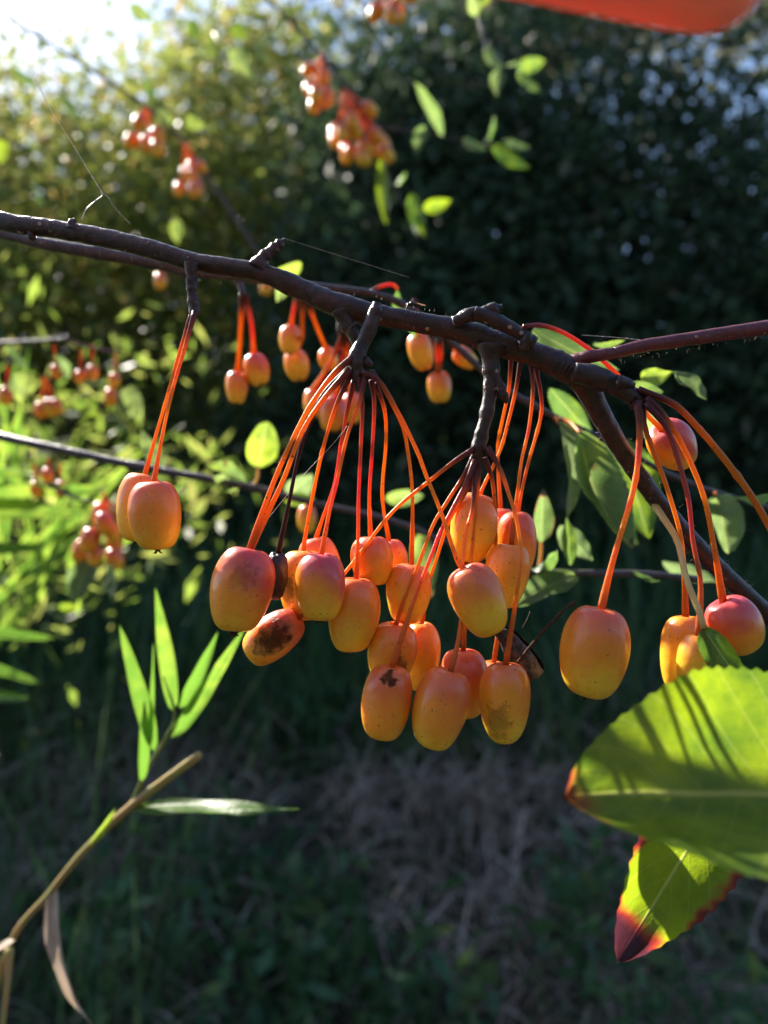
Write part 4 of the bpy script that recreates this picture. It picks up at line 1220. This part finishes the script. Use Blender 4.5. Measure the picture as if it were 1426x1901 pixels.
tg = bpy.data.objects.new('grass_tuft', None)
COL.objects.link(tg)
tg.location = P(40, 1260, .8)
tag(tg, 'thin blurred sunlit grass blades fanning up behind the left hanging pair', 'grass')
for k in range(26):
    bx_, by_ = random.uniform(-120, 150), random.uniform(1000, 1240)
    an = random.uniform(-.25, 1.15)
    ln_ = random.uniform(200, 430)
    leaf(tg, P(bx_, by_, .84), P(bx_ + ln_ * math.sin(an), by_ - ln_ * math.cos(an), .78), random.uniform(.004, .008), yellow=random.uniform(.35, .75), edge=0, spot=0, roll=random.uniform(-.8, .8), fold=.2, mat=M_GRASSBLADE, name='blade', serr=0, nv=10, bend=random.uniform(-.12, .12), shape=(.5, .6))

# ------------------------------------------------------------------ dead curled leaf, fly, silk
dl = MB()
c = path([(918, 1162), (942, 1186), (968, 1220), (992, 1256)], .198)
tubeN = 26
pts = catmull(c, tubeN)
vs, fs = [], []
for i, p in enumerate(pts):
    t_ = i / tubeN
    tan = (pts[min(i + 1, tubeN)] - pts[max(i - 1, 0)]).normalized()
    s1 = tan.cross(Vector((0, 1, 0))).normalized()
    s2 = s1.cross(tan)
    r_ = px_r(interp([10, 34, 50, 54, 46], t_), .198)
    for k in range(23):
        th = 2 * math.pi * k / 22 * 1.12
        rr = r_ * (1 - .22 * k / 22) * (1 + .22 * mnoise.noise(Vector((t_ * 5, k * .5, 4))))
        vs.append(p + (s1 * math.cos(th) + s2 * math.sin(th)) * rr)
    if i:
        o0 = (i - 1) * 23
        for k in range(22):
            fs.append((o0 + k, o0 + k + 1, o0 + 23 + k + 1, o0 + 23 + k))
dl.add(vs, fs)
dlo = dl.build('dead_leaf', M_DEADLEAF, origin=c[0])
tag(dlo, 'dry grey leaf rolled into a tube, hanging from the tilted pink crab apple', 'dead leaf')
MB().tube(path([(962, 1230, .192), (985, 1200, .191), (1015, 1165, .19), (1050, 1130, .189), (1068, 1118, .189)]), [.0005, .0004, .0004, .0003, .0005], n=16, segs=7, rough=.2, freq=900).build('leaf_stalk', M_CALYX, dlo)
mbx = MB()
for k in range(9):
    e = P(918 + random.uniform(-22, 22), 1165 + random.uniform(-22, 22), .196)
    mbx.tube([P(915, 1168, .197), P(916 + random.uniform(-14, 14), 1166 + random.uniform(-14, 14), .194), e], [.00035, .0003, .0001], n=5, segs=5, rough=.3)
mbx.build('shred', M_CALYX, dlo)

fl = MB()
DF = .2005
fl.ball(P(765, 564, DF), .00075, .0007, .0007, rough=.1)
fl.ball(P(757, 566, DF), .00050, .0005, .0005)
fl.tube([P(768, 564, DF), P(776, 567, DF), P(784, 570, DF)], [.0006, .0006, .0003], n=8, segs=8)
fly = fl.build('fly', M_FLY, origin=P(765, 572, DF))
tag(fly, 'tiny dark fly standing on top of the branch', 'fly')
for k, (x, y) in enumerate([(752, 580), (758, 582), (768, 583), (775, 584), (782, 583), (750, 574)]):
    MB().tube([P(762 + k * 1.5, 566, DF), P((762 + x) / 2 + 1, 562, DF + (.0005 if k % 2 else -.0005)), P(x, y, DF + (.0008 if k % 2 else -.0008))], [.00010, .00009, .00006], n=8, segs=5).build('leg', M_FLY, fly)
for s in (-1, 1):
    a_, b_ = P(764, 562, DF + s * .0002), P(790, 567, DF + s * .0009)
    wmb = MB()
    n0 = Vector((0, s, .3)).normalized() * .0006
    wmb.add([a_, a_.lerp(b_, .5) + n0 * .9, b_ + n0 * .4, b_ - n0 * .3, a_.lerp(b_, .5) - n0 * .5], [(0, 1, 2, 3, 4)])
    wmb.build('wing', M_WING, fly)


def thread(label, pts, d, r, beads=0):
    b = MB().tube(path(pts, d), r, n=24, segs=5, cap=False)
    cc = catmull(path(pts, d), 60)
    for k in range(beads):
        b.ball(random.choice(cc), r * random.uniform(1.5, 3.2), seg=6, ring=4)
    o = b.build('spider_thread', M_SILK, origin=path(pts, d)[0])
    tag(o, label, 'spider thread')
    return o


thread('spider thread slanting down to the branch near the upper left', [(65, 145), (95, 205), (135, 268), (165, 318), (190, 358)], .214, .00006, 45)
thread('short forked spider thread tying the long thread to the branch', [(152, 408), (160, 388), (180, 370), (190, 362), (186, 352)], .212, .00007, 8)
thread('broken spider thread end right of the forked one', [(186, 358), (200, 365), (212, 384), (242, 416)], .213, .000035, 10)
thread('very fine spider thread from the tip of the snag', [(530, 443), (600, 465), (680, 490), (760, 515)], .206, .000022, 14)
thread('spider thread between the left fruit stalks', [(500, 960), (560, 886), (620, 822), (645, 790)], .199, .00003, 6)
thread('spider thread stretched above the dark red shoot', [(1080, 622), (1140, 626), (1200, 632)], .204, .00004, 20)
thread('short spider thread glinting beside the rolled dead leaf', [(984, 1135), (978, 1150), (970, 1165)], .195, .00005, 6)

# ------------------------------------------------------------------ the photographer's finger in front of the lens
def hand():
    D = .094
    U = .0105  # m per 160 px at this depth, just for reading

    def W(px, py, d):
        return P(px, py, d)
    verts, edges, rad = [], [], []

    def addv(p, r, prev=None):
        verts.append(tuple(p))
        rad.append(r)
        if prev is not None:
            edges.append((prev, len(verts) - 1))
        return len(verts) - 1
    palm = addv(W(-250, -900, .118), .026)
    wrist = addv(W(-800, -1400, .135), .024, palm)
    addv(W(-1400, -2000, .155), .030, wrist)
    kn = [(330, -330, .100), (300, -640, .098), (200, -930, .102), (40, -1180, .112)]
    tips = [[(850, -165, .094), (1250, -78, .092), (1440, -34, .0925)], [(800, -560, .078), (1060, -420, .070), (1080, -290 - 120, .066)], [(660, -850, .080), (900, -760, .072), (880, -640, .066)], [(420, -1120, .094), (620, -1080, .086), (640, -1000, .080)]]
    rr = [(.0088, .0082, .0076, .0073), (.0092, .0084, .0076, .0066), (.0088, .008, .0072, .0062), (.0078, .007, .0062, .0054)]
    for k, t_, r_ in zip(kn, tips, rr):
        mid = addv(Vector(W(*k)).lerp(W(-250, -900, .118), .5), r_[0] * 1.35, palm)
        a = addv(W(*k), r_[0], mid)
        for q, s in zip(t_, r_[1:]):
            a = addv(W(*q), s, a)
    a = addv(W(120, -480, .128), .0115, palm)
    a = addv(W(420, -420, .128), .0092, a)
    a = addv(W(640, -430, .122), .0080, a)
    me = bpy.data.meshes.new('hand')
    me.from_pydata(verts, edges, [])
    ob = bpy.data.objects.new('hand', me)
    COL.objects.link(ob)
    sk = ob.modifiers.new('skin', 'SKIN')
    for i, r in enumerate(rad):
        sv = me.skin_vertices[0].data[i]
        sv.radius = (r, r)
        sv.use_root = (i == 0)
    ob.modifiers.new('subd', 'SUBSURF').render_levels = 3
    ob.modifiers['subd'].levels = 2
    sk.use_smooth_shade = True
    me.materials.append(M_SKIN)
    tag(ob, 'blurred red fingertip of a hand poking in at the upper right corner', 'hand')
    nb = MB()
    nb.ball(W(1490, -90, .1015), .0058, .0016, .0045, seg=14, ring=8)
    nb.build('fingernail', M_NAIL, ob)
    return ob


hand()
